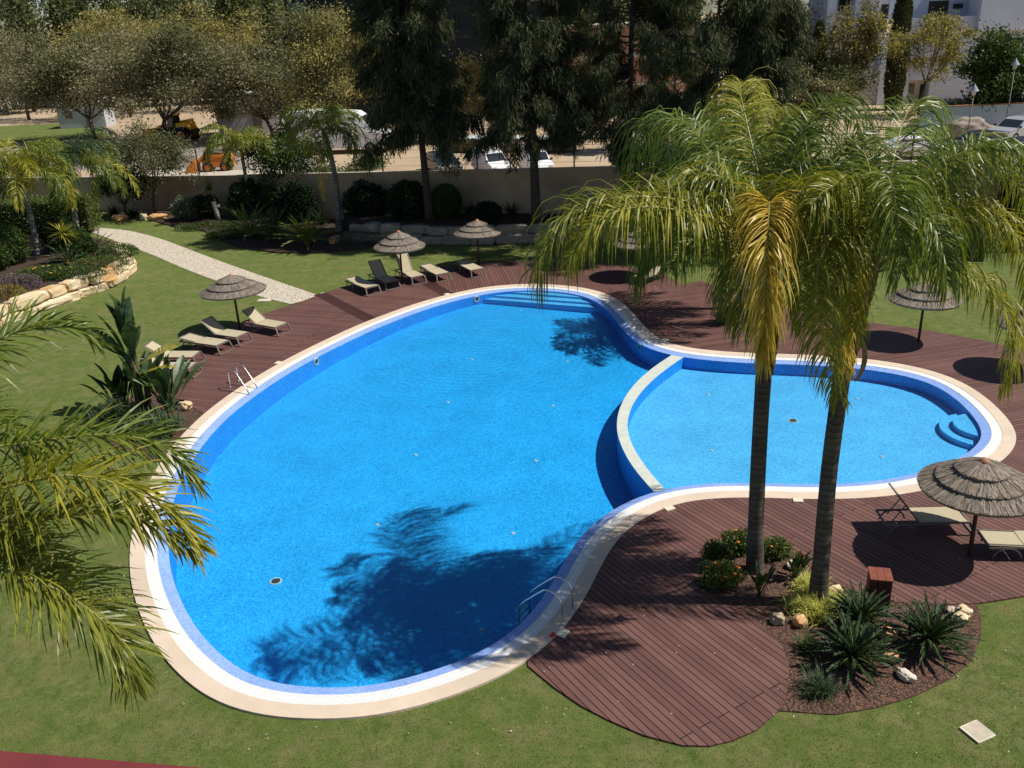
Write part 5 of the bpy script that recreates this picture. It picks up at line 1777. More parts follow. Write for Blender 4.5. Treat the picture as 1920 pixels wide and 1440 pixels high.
leaf_ball((506, 392), (.65, .6, .75), 'bright green rounded shrub lit by the sun among dark ones', 'shrub', 'green', 2200, 0.17, 14, z0=0.5, group=SH)
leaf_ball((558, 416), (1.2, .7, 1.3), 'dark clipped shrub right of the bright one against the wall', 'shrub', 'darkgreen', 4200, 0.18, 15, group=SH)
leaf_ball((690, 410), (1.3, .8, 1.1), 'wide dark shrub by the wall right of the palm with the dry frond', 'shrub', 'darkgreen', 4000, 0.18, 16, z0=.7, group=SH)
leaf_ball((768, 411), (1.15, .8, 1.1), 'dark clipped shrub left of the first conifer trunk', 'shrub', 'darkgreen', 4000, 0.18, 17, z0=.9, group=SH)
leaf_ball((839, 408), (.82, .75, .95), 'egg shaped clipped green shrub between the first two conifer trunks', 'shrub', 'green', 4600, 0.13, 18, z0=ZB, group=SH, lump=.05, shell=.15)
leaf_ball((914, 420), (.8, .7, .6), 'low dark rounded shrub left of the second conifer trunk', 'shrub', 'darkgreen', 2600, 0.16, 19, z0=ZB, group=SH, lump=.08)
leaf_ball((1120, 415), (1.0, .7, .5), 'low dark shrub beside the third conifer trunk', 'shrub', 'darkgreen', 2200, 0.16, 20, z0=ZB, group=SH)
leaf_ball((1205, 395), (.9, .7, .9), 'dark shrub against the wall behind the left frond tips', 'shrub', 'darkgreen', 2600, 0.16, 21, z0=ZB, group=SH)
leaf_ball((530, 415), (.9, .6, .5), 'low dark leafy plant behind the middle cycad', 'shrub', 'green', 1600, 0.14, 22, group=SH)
leaf_ball((440, 410), (.8, .5, .6), 'loose flowering shrub left of the slender palm base', 'shrub', 'greyleaf', 1300, 0.13, 23, group=SH)
# low ground cover patches
for k, (px, sz, mat, lab) in enumerate((((395, 428), (2.2, .7, .22), 'green', 'low green ground cover at the lawn edge right of the grey shrubs'), ((435, 444), (1.7, .8, .24), 'green', 'yellow green ground cover left of the cycads'), ((690, 452), (1.8, .7, .38), 'greyleaf', 'grey green ground cover in front of the retaining wall end'), ((745, 442), (1.5, .6, .35), 'green', 'green ground cover spilling over the retaining wall'))):
    leaf_ball(px, sz, lab, 'ground cover', mat, 2600, 0.10, 60 + k, name='ground_cover', below=.3, group='ground cover patches in the wall bed')
# yuccas
def yucca(px, hstem, label, L, seed, z0=0.0, nb=70, w=0.05, mat='frond', lean=(0, 0), group='yuccas with bare stems'):
    g = G(*px, z0)
    t = empty('yucca', (g.x, g.y, z0), label, 'yucca', group)
    top = Vector((g.x + lean[0], g.y + lean[1], z0 + hstem))
    MB().tube([(g.x, g.y, z0), ((g.x * .4 + top.x * .6), (g.y * .4 + top.y * .6), z0 + hstem * .5), tuple(top)], [0.06, 0.05, 0.045], 7).build('stem', MT['bark'], t, smooth=True, world=True)
    v, f = blades_mb(tuple(top), nb, L, w, seed, el=(-.6, 1.4), droop=.35, base=.03)
    rawmesh('leaf_rosette', v, f, MT[mat], t)
    return t
yucca((428, 412), 2.0, 'slim yucca leaning left in front of the boundary wall', 0.8, 1, lean=(-.9, 0), nb=80, w=.07)
yucca((130, 492), 1.5, 'yellow striped yucca standing before the clipped hedge', 0.95, 2, z0=.75, nb=70, w=.07, mat='frondy')
for k, (px, L, lab) in enumerate((((215, 406), 1.0, 'dark spiky rosette by the wall right of the hedge'), ((250, 408), .9, 'dark spiky rosette left of the small grey tree'), ((880, 402), .8, 'thin upright rosette against the wall between conifer trunks'), ((960, 402), .9, 'thin upright rosette left of the second conifer trunk'), ((606, 420), 1.2, 'dark spiky rosette left of the palm with the dry frond'))):
    tuft('spiky_rosette', px, lab, 'plant', 'darkgreen' if k < 2 or k == 4 else 'blade', 60, L, 0.06, 40 + k, 'spiky rosettes along the wall', z0=ZB if k in (2, 3) else 0.0, base=.05, droop=.3)
# small pale stump
g = G(411, 418)
tag(MB().tube([(g.x, g.y, 0), (g.x - .06, g.y, .7), (g.x - .16, g.y, 1.35)], [.16, .14, .13], 10).tube([(g.x - .1, g.y, .8), (g.x + .2, g.y, 1.15)], [.07, .06], 7).build('tree_stump', MT['trunkB'], smooth=True), 'pale sawn stump standing in front of the dark grey green shrub', 'stump')

# ------------------------------------------------------------------ clipped hedges of the left raised bed
def hedge(poly, z0, z1, label, n, leaf, mat, seed):
    r = np.random.default_rng(seed)
    xs = [p.x for p in poly]; ys = [p.y for p in poly]
    c = sum(poly, Vector()) / len(poly)
    t = empty('clipped_hedge', (c.x, c.y, z0), label, 'hedge')
    # inner body keeps the hedge opaque, leaves cover it
    core = MB()
    inner = [(c.x + (p.x - c.x) * .93, c.y + (p.y - c.y) * .85) for p in poly]
    core.prism(inner, z0 - .1, z1 - .15)
    core.build('twig_core', pbr('hedge_twigs', (.02, .028, .01), (.045, .05, .02), 14, .9, .8, 30), t, world=True)
    P, D = [], []
    m = len(poly)
    per = [((poly[(i + 1) % m] - poly[i]).length) for i in range(m)]
    tot = sum(per) * (z1 - z0)
    ar = abs(sum(poly[i - 1].x * poly[i].y - poly[i].x * poly[i - 1].y for i in range(m))) / 2
    for i in range(m):
        a, b = poly[i], poly[(i + 1) % m]
        d = (b - a).normalized()
        nn = Vector((d.y, -d.x, 0))
        k = int(n * per[i] * (z1 - z0) / (tot + ar))
        u, w = r.random(k), r.random(k)
        for q in range(k):
            p = a.lerp(b, u[q]) + nn * (.06 * mnoise.noise(Vector((u[q] * per[i] * 1.5, w[q] * 3, seed))) + r.uniform(-.14, .02)) + Vector((0, 0, z0 + (z1 - z0) * w[q]))
            P.append(tuple(p)); D.append((nn.x + r.normal() * .6, nn.y + r.normal() * .6, r.normal() * .6 + .2))
    k = int(n * ar / (tot + ar))
    for q in range(k):
        w = r.dirichlet(np.ones(m))
        p = Vector()
        for i in range(m): p += poly[i] * w[i]
        i = r.integers(m)
        p = p.lerp(poly[i].lerp(poly[(i + 1) % m], r.random()), r.random() ** .6)
        P.append((p.x, p.y, z1 + r.uniform(-.16, .03))); D.append((r.normal() * .7, r.normal() * .7, 1))
    P, D = np.array(P), nrm(np.array(D))
    cards('foliage', P, D, leaf * r.uniform(.7, 1.3, len(P)), leaf * .6, MT[mat], t)
h0, h1 = G(-60, 452), G(176, 440)
hedge([h0, h1, h1 + Vector((-.2, 2.0, 0)), h0 + Vector((-.2, 2.2, 0))], 0.3, 2.15, 'long clipped hedge in the left bed in front of the wall', 17000, 0.12, 'hedgeleaf', 3)
for k, (px, sz, lab) in enumerate((((116, 470), (1.0, .8, .95), 'dark upright bush in front of the hedge between the two left palms'), ((22, 494), (1.0, .8, 1.0), 'leafy bush at the left edge of the raised bed'), ((-14, 508), (.9, .8, .8), 'pale leafy bush cut by the left edge above the boulder wall'), ((150, 485), (.8, .7, .8), 'small green bush behind the left cycads'))):
    leaf_ball(px, sz, lab, 'shrub', 'green' if k else 'darkgreen', 3400, 0.14, 90 + k, z0=.75, group='bushes in the left raised bed')
for k, (px, sz, mat, lab) in enumerate((((190, 500), (1.4, .8, .3), 'daisyleaf', 'low green mat between the left cycads and the boulder wall end'), ((140, 520), (1.5, .7, .28), 'green', 'low green mat behind the middle of the boulder wall'), ((222, 482), (1.0, .8, .4), 'green', 'green mat at the far end of the boulder wall'))):
    leaf_ball(px, sz, lab, 'ground cover', mat, 2600, 0.09, 190 + k, z0=.75, name='ground_cover', below=.3)
# yellow flower patch and purple heath at the boulder edge
leaf_ball((85, 520), (1.5, .9, .3), 'low dark green mat with yellow daisies behind the boulders', 'flower bed', 'green', 3000, 0.09, 95, z0=.75, name='flower_patch', flowers=('flowery', 14, .07), below=.3)
MT['heath'] = leafmat('heath_leaves', (.10, .07, .085), (.19, .14, .14), .2, .8)
MT['sedum'] = leafmat('sedum_leaves', (.16, .13, .02), (.26, .2, .04), .2, .8)
leaf_ball((30, 540), (1.3, .9, .35), 'dull purple heath mat at the left end of the boulder wall', 'ground cover', 'heath', 2600, 0.08, 96, z0=.75, name='ground_cover', below=.3)
leaf_ball((12, 556), (.9, .5, .32), 'mustard yellow mat plant at the left end of the boulder wall', 'ground cover', 'sedum', 1800, 0.07, 97, z0=.75, name='ground_cover', below=.3)
# orange path corner peeping left of the bushes
# ------------------------------------------------------------------ lawn blades near the camera, one countless mass
r = np.random.default_rng(5)
outp = np.array([(p.x, p.y) for p in OUT])
def inside(P, poly):
    x, y = P[:, 0], P[:, 1]
    ins = np.zeros(len(P), bool)
    j = len(poly) - 1
    for i in range(len(poly)):
        xi, yi, xj, yj = poly[i][0], poly[i][1], poly[j][0], poly[j][1]
        c = ((yi > y) != (yj > y)) & (x < (xj - xi) * (y - yi) / (yj - yi + 1e-12) + xi)
        ins ^= c
        j = i
    return ins
N = 150000
px = r.uniform(-60, 1980, N)
py = 560 + (1450 - 560) * r.random(N) ** 0.75
Q = np.zeros((N, 2))
d0, dx, dy = np.array(_F * FPX), np.array(CR), np.array(-CU)
dv = d0[None] + (px - 960)[:, None] * dx[None] + (py - 720)[:, None] * dy[None]
k = (-0.04 - HCAM) / dv[:, 2]
Q = np.stack([dv[:, 0] * k, dv[:, 1] * k], 1)
bad = inside(Q, outp)
frontdeck = GX([(990, 1248), (1090, 1323), (1207, 1377), (1330, 1398), (1420, 1367), (1460, 1334), (1640, 1326), (1780, 1272), (1823, 1235), (1840, 1192), (1832, 1131), (1920, 1117), (2190, 1000), (2190, 880), (1700, 900), (1300, 930), (1100, 1100)])
leftdeck = GX([(347, 754), (290, 736), (294, 700), (325, 668), (375, 641), (432, 613), (493, 588), (560, 567), (602, 551), (768, 511), (1000, 488), (1280, 525), (1372, 547), (1617, 603), (1730, 617), (1853, 640), (2100, 690), (2100, 900), (1900, 850), (1000, 600), (420, 760)])
lbed = GX([(292,735),(347,753),(386,770),(352,806),(322,842),(300,868),(262,856),(205,832),(168,800),(190,765),(245,745)])
pathp = GX(up + lo)
for poly in (frontdeck, leftdeck, lbed, pathp): bad |= inside(Q, np.array([(p.x, p.y) for p in poly]))
bad |= (inside(Q, np.array([(p.x, p.y) for p in lbi + [G(215, 478), G(-160, 478)]])))
Q = Q[~bad]
n = len(Q)
D = nrm(np.stack([r.normal(0, .5, n), r.normal(0, .5, n), np.full(n, 1.0)], 1))
o = cards('lawn_grass_blades', np.stack([Q[:, 0], Q[:, 1], np.full(n, -0.045)], 1), D, r.uniform(.02, .05, n), r.uniform(.006, .011, n), MT['lawnblade'])
tag(o, 'short mown grass blades of the lawn', 'grass', kind='stuff')
# small white daisies / litter on the lawn left out: the material carries the pale specks

# fallen petals and leaf bits on the deck and lawn, one countless scatter
r = np.random.default_rng(9)
pts = []
while len(pts) < 150:
    x, y = r.uniform(300, 1910), r.uniform(480, 1420)
    g = G(x, y, 0.012)
    if inside(np.array([[g.x, g.y]]), outp)[0] or inside(np.array([[g.x, g.y]]), np.array([(p.x, p.y) for p in GX(BED)]))[0]: continue
    pts.append((g.x, g.y, 0.012))
P = np.array(pts)
D = nrm(np.stack([r.normal(0, 1, 150), r.normal(0, 1, 150), r.normal(0, .12, 150)], 1))
MT['petal'] = leafmat('fallen_petals', (.55, .42, .32), (.78, .70, .6), .2, .7)
tag(cards('fallen_petals', P, D, r.uniform(.02, .05, 150), r.uniform(.012, .026, 150), MT['petal'], flatup=.9), 'pale fallen petals scattered on deck and lawn', 'petals', kind='stuff')
# ------------------------------------------------------------------ casuarinas along the wall
def casuarina(base, z0, H, zlow, spread, label, seed, nb=95, dens=1.0, mat='needle', lean=0.0, rad=0.24, group='tall dark casuarinas along the boundary wall', sx=1.0):
    r = np.random.default_rng(seed)
    t = empty('casuarina_tree', tuple(base), label, 'tree', group)
    top = Vector((base.x + lean, base.y, z0 + H))
    pts = [Vector((base.x, base.y, z0 - .1)), base.lerp(top, .35) * 1.0, top]
    pts[1] = Vector((base.x + lean * .3, base.y, z0 + H * .35))
    MB().tube(catmull(pts, 8), [rad * (1 - .85 * i / 16) * (1.25 if i == 0 else 1) for i in range(17)], 10).build('trunk', MT['barkdark'], t, smooth=True, world=True)
    br = MB()
    P, D, Ls = [], [], []
    for k in range(nb):
        q = (k + r.random()) / nb
        z = z0 + zlow + (H - zlow) * q
        u = (z - z0) / H
        c = Vector((base.x + lean * u, base.y, z))
        az = r.uniform(0, 2 * PI)
        L = spread * (0.55 + 0.55 * r.random()) * (1 - 0.55 * q ** 1.5)
        e = r.uniform(-0.25, 0.65)
        p = c.copy()
        bp = [p.copy()]
        m = 7
        for j in range(m):
            e2 = e - 0.9 * (j / m) ** 1.3 * r.uniform(.5, 1.3)
            p = p + Vector((math.cos(az) * math.cos(e2) * sx, math.sin(az) * math.cos(e2), math.sin(e2))) * (L / m)
            az += r.normal(0, .12)
            bp.append(p.copy())
        br.tube(bp, [.05 * (1 - .8 * j / m) * (1.2 - .6 * q) for j in range(m + 1)], 4, caps=False)
        # drooping tassels of needles
        ntas = max(6, int(14 * dens * r.uniform(.6, 1.3)))
        for j in range(ntas):
            s = r.uniform(.3, 1.0) ** .7 * m
            i = min(m - 1, int(s))
            a = bp[i].lerp(bp[i + 1], s - i) + Vector((r.normal(0, .18), r.normal(0, .18), r.normal(0, .12)))
            ln = r.uniform(.45, 1.15)
            wdt = r.uniform(.12, .26)
            cnt = int(r.integers(30, 52))
            hx, hy = math.cos(az) * r.uniform(-.1, .55), math.sin(az) * r.uniform(-.1, .55)
            w = r.random(cnt)
            ctr = np.array([a.x, a.y, a.z]) + np.outer(w, [hx * ln * .6, hy * ln * .6, -ln * .8]) + r.normal(0, 1, (cnt, 3)) * wdt * np.array([1, 1, .5]) * (1 - .5 * w)[:, None]
            dd = nrm(np.stack([hx + r.normal(0, .33, cnt), hy + r.normal(0, .33, cnt), -0.75 + r.normal(0, .38, cnt)], 1))
            P.append(ctr); D.append(dd); Ls.append(r.uniform(.22, .5, cnt))
    P, D, Ls = np.concatenate(P), np.concatenate(D), np.concatenate(Ls)
    br.build('branches', MT['barkdark'], t, world=True)
    cards('crown', P, D, Ls, .042 * (Ls / .35), MT[mat], t)
    return t
def at_bed(px, z=ZB): return G(px[0], px[1], z)
casuarina(at_bed((806, 412)), ZB, 16, 4.4, 3.4, 'casuarina tree left of the three, with the bushiest low branches', 1, 150, 1.3, lean=-.5, rad=.26)
casuarina(at_bed((1006, 418)), ZB, 17, 4.6, 3.6, 'casuarina tree in the middle with a straight bare lower trunk', 2, 135, 1.2, lean=-.2, rad=.30)
casuarina(at_bed((1176, 402)), ZB, 17, 3.8, 3.9, 'casuarina tree right of the three, its trunk dark against the brick building', 3, 130, 1.1, lean=.3, rad=.30)
for k, (px, H, sp, lab) in enumerate((((1330, 440), 15.5, 4.4, 'casuarina rising above the left part of the palm crowns'), ((1415, 436), 13.5, 2.7, 'paler casuarina rising behind the palm crowns beside the shorter cypress'), ((1105, 258), 14, 3.8, 'casuarina behind the wall between the middle and right trunks'), ((1262, 280), 14, 3.6, 'casuarina behind the wall right of the right trunk'), ((960, 262), 13, 3.4, 'casuarina behind the wall between the stone pallets and the middle trunk'))):
    zb = ZB if px[1] > 400 else ZS
    g = G(px[0], px[1], zb)
    casuarina(g, zb, H, 1.2 if zb == ZS else 2.5, sp, lab, 10 + k, 70, 1.15, rad=.2)

# ------------------------------------------------------------------ broadleaf trees
def leafy_tree(base, crown, radii, label, n, leaf, mat, seed, trunk_r=.2, nclump=34, twig=True, cat='tree', group=None, name='broadleaf_tree', fork=.35, mat2=None, sparse=.55):
    """limbs run from the fork to clump centres inside an uneven ellipsoid; leaves sit in the clumps and along the limbs"""
    r = np.random.default_rng(seed)
    t = empty(name, tuple(base), label, cat, group)
    c = np.array(tuple(crown))
    fk = base.lerp(crown, fork)
    wood = MB()
    wood.tube([base - Vector((0, 0, .1)), base.lerp(fk, .5) + Vector((r.normal(0, .08), 0, 0)), fk], [trunk_r * 1.2, trunk_r, trunk_r * .85], 8)
    limbs = []
    for k in range(6):
        a = 2 * PI * k / 6 + r.uniform(-.4, .4)
        e = Vector((c[0] + radii[0] * .5 * math.cos(a), c[1] + radii[1] * .5 * math.sin(a), c[2] + radii[2] * r.uniform(-.35, .25)))
        m = fk.lerp(e, .5) + Vector((0, 0, -.12 * radii[2]))
        pp = catmull([fk, m, e], 4)
        wood.tube(pp, [trunk_r * .6 * (1 - .6 * i / (len(pp) - 1)) for i in range(len(pp))], 6, caps=False)
        limbs.append(pp)
    cl = []
    for k in range(nclump):
        u = nrm(r.normal(size=(1, 3)))[0]
        if u[2] < -.7: u[2] *= -.5
        q = r.uniform(.45, 1.0) if r.random() < .8 else r.uniform(1.0, 1.3)
        cl.append(c + u * q * np.array(radii))
    tw = MB()
    lp = []
    for q in cl:
        L = limbs[r.integers(6)]
        L = min(limbs, key=lambda l: (l[-1] - Vector(tuple(q))).length)
        s = L[r.integers(len(L) // 2, len(L))]
        mid = s.lerp(Vector(tuple(q)), .5) + Vector((0, 0, .1 * radii[2]))
        pp = catmull([s, mid, Vector(tuple(q))], 3)
        tw.tube(pp, [trunk_r * .22 * (1 - .7 * i / (len(pp) - 1)) for i in range(len(pp))], 4, caps=False)
        lp.append(pp)
        for j in range(3):
            e = Vector(tuple(q + r.normal(0, .16, 3) * np.array(radii)))
            tw.tube([pp[-3], e], [trunk_r * .1, trunk_r * .03], 3, caps=False)
            lp.append([pp[-3], e])
    wood.v, wood.f, wood.m
    wood.build('trunk', MT['bark'], t, smooth=True, world=True)
    tw.build('branches', MT['bark'], t, world=True)
    per = n // len(cl)
    P, H = [], []
    rs = np.array(radii) * sparse * .42
    for q in cl:
        k = int(per * r.uniform(.5, 1.4))
        P.append(q + r.normal(0, 1, (k, 3)) * rs * r.uniform(.6, 1.3) * np.array([1, 1, .75]))
        H.append(np.full(k, (q[2] - c[2]) / radii[2] * .5 + r.normal(0, .4) > .25))
    P = np.concatenate(P)
    D = nrm(r.normal(0, 1, (len(P), 3)) + nrm(P - c) * .5 + np.array([0, 0, -.15]))
    if mat2:
        h = np.concatenate(H)
        cards('crown', P[~h], D[~h], leaf * r.uniform(.7, 1.3, (~h).sum()), leaf * .5, MT[mat], t)
        o = cards('crown', P[h], D[h], leaf * r.uniform(.7, 1.3, h.sum()), leaf * .5, MT[mat2], t)
        o['label'] = 'foliage of a second tint'
    else:
        cards('crown', P, D, leaf * r.uniform(.7, 1.3, len(P)), leaf * .5, MT[mat], t)
    return t
def tree_at(bpx, cpx, rpx, label, n, leaf, mat, seed, z0=None, depth=None, ry=None, **kw):
    """base pixel on the ground at height z0, crown centre pixel and half sizes in pixels at the tree's own distance"""
    z0 = ZS if z0 is None else z0
    b = G(bpx[0], bpx[1], z0)
    if depth: b = Vector((W(bpx[0], bpx[1], depth).x, depth, z0))
    c = W(cpx[0], cpx[1], b.y)
    e = W(cpx[0] + rpx[0], cpx[1], b.y)
    rx = (e - c).length
    rz = rx * rpx[1] / rpx[0]
    return leafy_tree(b, c, (rx, ry or rx * .85, rz), label, n, leaf, mat, seed, **kw)
DG = 'dry brown leaved trees behind the wall'
tree_at((178, 262), (150, 150), (112, 78), 'broad brownish tree left of the yellow loader, over the white cabin', 33000, .28, 'olive', 1, mat2='olivegreen', group=DG, trunk_r=.22, nclump=54, sparse=.42)
tree_at((300, 268), (325, 145), (122, 84), 'broad brownish tree directly above the yellow loader', 36000, .28, 'olive', 2, mat2='olivegreen', group=DG, trunk_r=.24, nclump=58, sparse=.42)
tree_at((512, 262), (480, 160), (96, 72), 'brownish tree right of the yellow loader in front of the dark netted building', 27000, .27, 'olive', 3, mat2='olivegreen', group=DG, trunk_r=.2, nclump=46, sparse=.42)
tree_at((585, 275), (622, 142), (104, 96), 'yellower dry tree in front of the dark netted building', 29000, .26, 'olivey', 4, mat2='olivegreen', group=DG, trunk_r=.2, nclump=50, sparse=.42)
tree_at((55, 225), (35, 132), (80, 62), 'brownish tree above the white van at the far left', 14000, .26, 'olive', 5, group=DG, nclump=40)
tree_at((225, 120), (215, 75), (100, 45), 'yellowish tree tops behind the broad brown trees', 9000, .36, 'olivey', 6, group=DG, nclump=46, depth=125)
tree_at((400, 110), (400, 62), (70, 40), 'yellowish far tree behind the brown tree above the loader', 6000, .36, 'olivey', 7, group=DG, nclump=40, depth=130)
tree_at((292, 405), (285, 292), (62, 52), 'small grey leaved tree growing in front of the boundary wall', 11000, .15, 'olivegreen', 8, z0=0.0, trunk_r=.10, nclump=46, fork=.45)
tree_at((238, 405), (228, 345), (42, 40), 'dark green small tree under the yellow fronds by the wall', 4200, .2, 'darkgreen', 9, z0=0.0, trunk_r=.09, nclump=30)
tree_at((520, 400), (545, 300), (65, 50), 'dark small tree with a few reddish leaves leaning over the wall', 7000, .2, 'darkgreen', 10, z0=0.0, trunk_r=.11, nclump=44, mat2='green')
tree_at((640, 322), (600, 330), (40, 14), 'green bush growing on the road side of the wall top', 1800, .2, 'green', 11, nclump=18, trunk_r=.05, name='wall_bush', cat='bush')
tree_at((700, 320), (690, 312), (45, 16), 'leafy green bush peeping over the wall right of the palm with the dry frond', 2200, .2, 'green', 12, nclump=20, trunk_r=.05, name='wall_bush', cat='bush')
tree_at((905, 262), (895, 165), (38, 62), 'sparse yellowish tree between the left and middle casuarinas', 3600, .24, 'olivey', 13, nclump=26, trunk_r=.14, sparse=.7)
tree_at((1600, 208), (1600, 95), (50, 72), 'sparse dry tree between the two cypresses', 10000, .3, 'olive', 14, nclump=46, sparse=.4, mat2='olivey', trunk_r=.12)
tree_at((1722, 216), (1748, 92), (66, 56), 'thin yellow leaved tree in front of the white building', 7000, .26, 'olivey', 15, nclump=44, sparse=.35, trunk_r=.13, fork=.5)
tree_at((1880, 225), (1882, 152), (66, 64), 'dense dark green round tree beside the tall lamp post at the right', 20000, .32, 'green', 16, nclump=60, trunk_r=.16, sparse=.5)
tree_at((1462, 200), (1455, 100), (50, 90), 'grey green loose tree left of the small cypress', 14000, .32, 'forest', 17, nclump=54, trunk_r=.15)
tree_at((1570, 215), (1565, 170), (70, 40), 'low dry bush tree between the two cypresses, behind the palm tops', 9000, .3, 'olive', 19, nclump=40, sparse=.45, mat2='forest', trunk_r=.1)
tree_at((620, 275), (560, 250), (50, 30), 'low dark tree in the shade behind the wall left of the white van', 3500, .24, 'darkgreen', 18, nclump=26, trunk_r=.1)

def cypress(bpx, top, w, label, seed, n=9000):
    b = G(bpx[0], bpx[1], ZS)
    tp = W(bpx[0], top, b.y)
    H = tp.z - ZS
    rx = (W(bpx[0] + w, bpx[1], b.y) - b).length
    r = np.random.default_rng(seed)
    t = empty('cypress_tree', tuple(b), label, 'tree', 'columnar cypresses near the white building')
    MB().tube([b, Vector((b.x, b.y, ZS + H * .9))], [.18, .03], 7).build('trunk', MT['barkdark'], t, world=True)
    z = r.random(n)
    prof = np.clip(np.sin(PI * np.clip(z * .93 + .07, 0, 1)) ** .45, .08, 1) * (1 - .45 * z)
    a = r.uniform(0, 2 * PI, n)
    lump = np.array([mnoise.noise(Vector((math.cos(q) * 1.5, math.sin(q) * 1.5, zz_ * 9 + seed))) for q, zz_ in zip(a, z)])
    rad = rx * prof * (1 - .4 * r.random(n) ** 2) * (1 + .3 * lump)
    P = np.stack([b.x + rad * np.cos(a), b.y + rad * np.sin(a), ZS + z * H], 1)
    D = nrm(np.stack([np.cos(a) * .35 + r.normal(0, .2, n), np.sin(a) * .35 + r.normal(0, .2, n), np.full(n, 1.0)], 1))
    cards('crown', P, D, r.uniform(.25, .5, n), .11, MT['needle'], t)
cypress((1672, 205), -60, 21, 'tall column cypress in front of the white building, cut by the top edge', 1, 11000)
cypress((1524, 205), 45, 20, 'shorter pointed cypress left of the tall column', 2, 8000)

# far wood: individual pines and conifers
fr = np.random.default_rng(77)
k = 0
FG = 'pines of the far wood'
def pine(x, d, top, w, k, lab='dark pine of the far wood along the top left of the view', FG=FG):
    b = Vector((W(x, 60, d).x, d, ZS))
    H = min(30, W(x, top, d).z - ZS)
    c = Vector((b.x, d, ZS + H * .55))
    n = 2600
    t = empty('pine_tree', tuple(b), lab, 'tree', FG)
    MB().tube([b, Vector((b.x + fr.normal(0, .4), d, ZS + H * .95))], [.35, .05], 7).build('trunk', MT['barkdark'], t, world=True)
    z = fr.random(n)
    ncl = 26
    P = []
    for j in range(ncl):
        q = (j + .5) / ncl
        rr = w * (1 - .75 * q ** 1.4) * fr.uniform(.55, 1.1)
        a = fr.uniform(0, 2 * PI)
        cc = np.array([b.x + rr * .6 * math.cos(a), d + rr * .6 * math.sin(a), ZS + H * (.1 + .9 * q)])
        P.append(cc + fr.normal(0, 1, (n // ncl, 3)) * np.array([w * .28, w * .28, H * .045]))
    P = np.concatenate(P)
    D = nrm(fr.normal(0, .7, (len(P), 3)) + np.array([0, 0, .3]))
    cards('crown', P, D, fr.uniform(.5, 1.0, len(P)), .3, MT['forest'], t)
for x in np.linspace(-60, 560, 17):
    pine(float(x + fr.normal(0, 12)), float(fr.uniform(135, 160)), float(fr.uniform(-70, 12)), float(fr.uniform(3.2, 4.6)), k); k += 1
for x in np.linspace(-90, 600, 14):
    pine(float(x + fr.normal(0, 14)), float(fr.uniform(175, 210)), float(fr.uniform(-60, 0)), float(fr.uniform(4.5, 6.5)), k); k += 1
for x in np.linspace(1060, 1420, 8):
    pine(float(x + fr.normal(0, 12)), float(fr.uniform(118, 140)), float(fr.uniform(-60, 10)), float(fr.uniform(3.2, 4.4)), k, 'tall dark pine standing behind the bare brick block', 'pines behind the brick block')
# ------------------------------------------------------------------ buildings
def bx(mb, x0, y0, x1, y1, yd, depth, mi=0, ref=None):
    """box whose front face covers the pixel rectangle at distance yd"""
    rx, ry = ref if ref else ((x0 + x1) / 2, (y0 + y1) / 2)
    a, b = W(x0, ry, yd), W(x1, ry, yd)
    t, u = W(rx, y0, yd), W(rx, y1, yd)
    return mb.box(((a.x + b.x) / 2, yd + depth / 2, (t.z + u.z) / 2), (b.x - a.x, depth, t.z - u.z), mi=mi)
# dark netted block
yd = 104.0
c = W(760, 60, yd)
t = empty('netted_building', (c.x, yd, ZS), 'tall block wrapped in dark scaffold netting behind the casuarinas', 'building')
a, b2 = W(560, 100, yd), W(1040, 100, yd)
cx, wx = (a.x + b2.x) / 2, b2.x - a.x
mb = MB().box((cx, yd + 7, ZS + 9), (wx, 14, 18))
mb.build('net_facade', MT['net'], t, world=True)
mb = MB()
for k in range(9):
    x = a.x + wx * k / 8
    mb.box((x, yd - .12, ZS + 9), (.12, .12, 18))
for k in range(7):
    mb.box((cx, yd - .10, ZS + 1.2 + 2.6 * k), (wx, .10, .10))
mb.build('scaffold_poles', MT['black'], t, world=True)
mb = MB()
bx(mb, 541, 5, 572, 52, yd - .6, .3)
mb.build('hoist_net', MT['netg'], t, world=True)
mb = MB()
for x in (538, 574): bx(mb, x - 3, -60, x + 3, 120, yd - .5, .4)
for y in (2, 28, 55): bx(mb, 541, y - 1, 572, y + 1, yd - .95, .1)
mb.build('hoist_tower', MT['black'], t, world=True)
mb = MB()
bx(mb, 532, 52, 600, 130, yd - .35, .3)
mb.build('lower_panel', MT['net'], t, world=True)

# unfinished brick block seen through the casuarinas
yd = 100.0
c = W(1180, 100, yd)
t = empty('brick_building', (c.x, yd, ZS), 'unfinished block of bare orange brick behind the right casuarina', 'building')
a, b2 = W(1062, 100, yd), W(1300, 100, yd)
cx, wx = (a.x + b2.x) / 2, b2.x - a.x
floors = 3
mb = MB()
msl = MB()
nw = 4
for fl in range(floors + 1):
    msl.box((cx, yd + 5, ZS + fl * 3.0), (wx + .5, 10.6, .3))
for fl in range(floors):
    zz0, zz1 = ZS + fl * 3.0 + .15, ZS + fl * 3.0 + 2.85
    w = wx / nw
    mb = MB()
    for k in range(nw):
        x0 = a.x + k * w
        mb.box((x0 + w * .15, yd + .1, (zz0 + zz1) / 2), (w * .3, .2, zz1 - zz0))
        mb.box((x0 + w * .85, yd + .1, (zz0 + zz1) / 2), (w * .3, .2, zz1 - zz0))
        mb.box((x0 + w * .5, yd + .1, zz0 + .4), (w * .4, .2, .8))
        mb.box((x0 + w * .5, yd + .1, zz1 - .25), (w * .4, .2, .5))
    mb.build('brick_wall', MT['brick'], t, world=True)
mb = MB().box((cx, yd + 9.9, ZS + floors * 1.5), (wx, .2, floors * 3))
mb.build('rear_wall', MT['brick'], t, world=True)
msl.build('floor_slab', MT['pave'], t, world=True)
g = G(1230, 240, ZS)
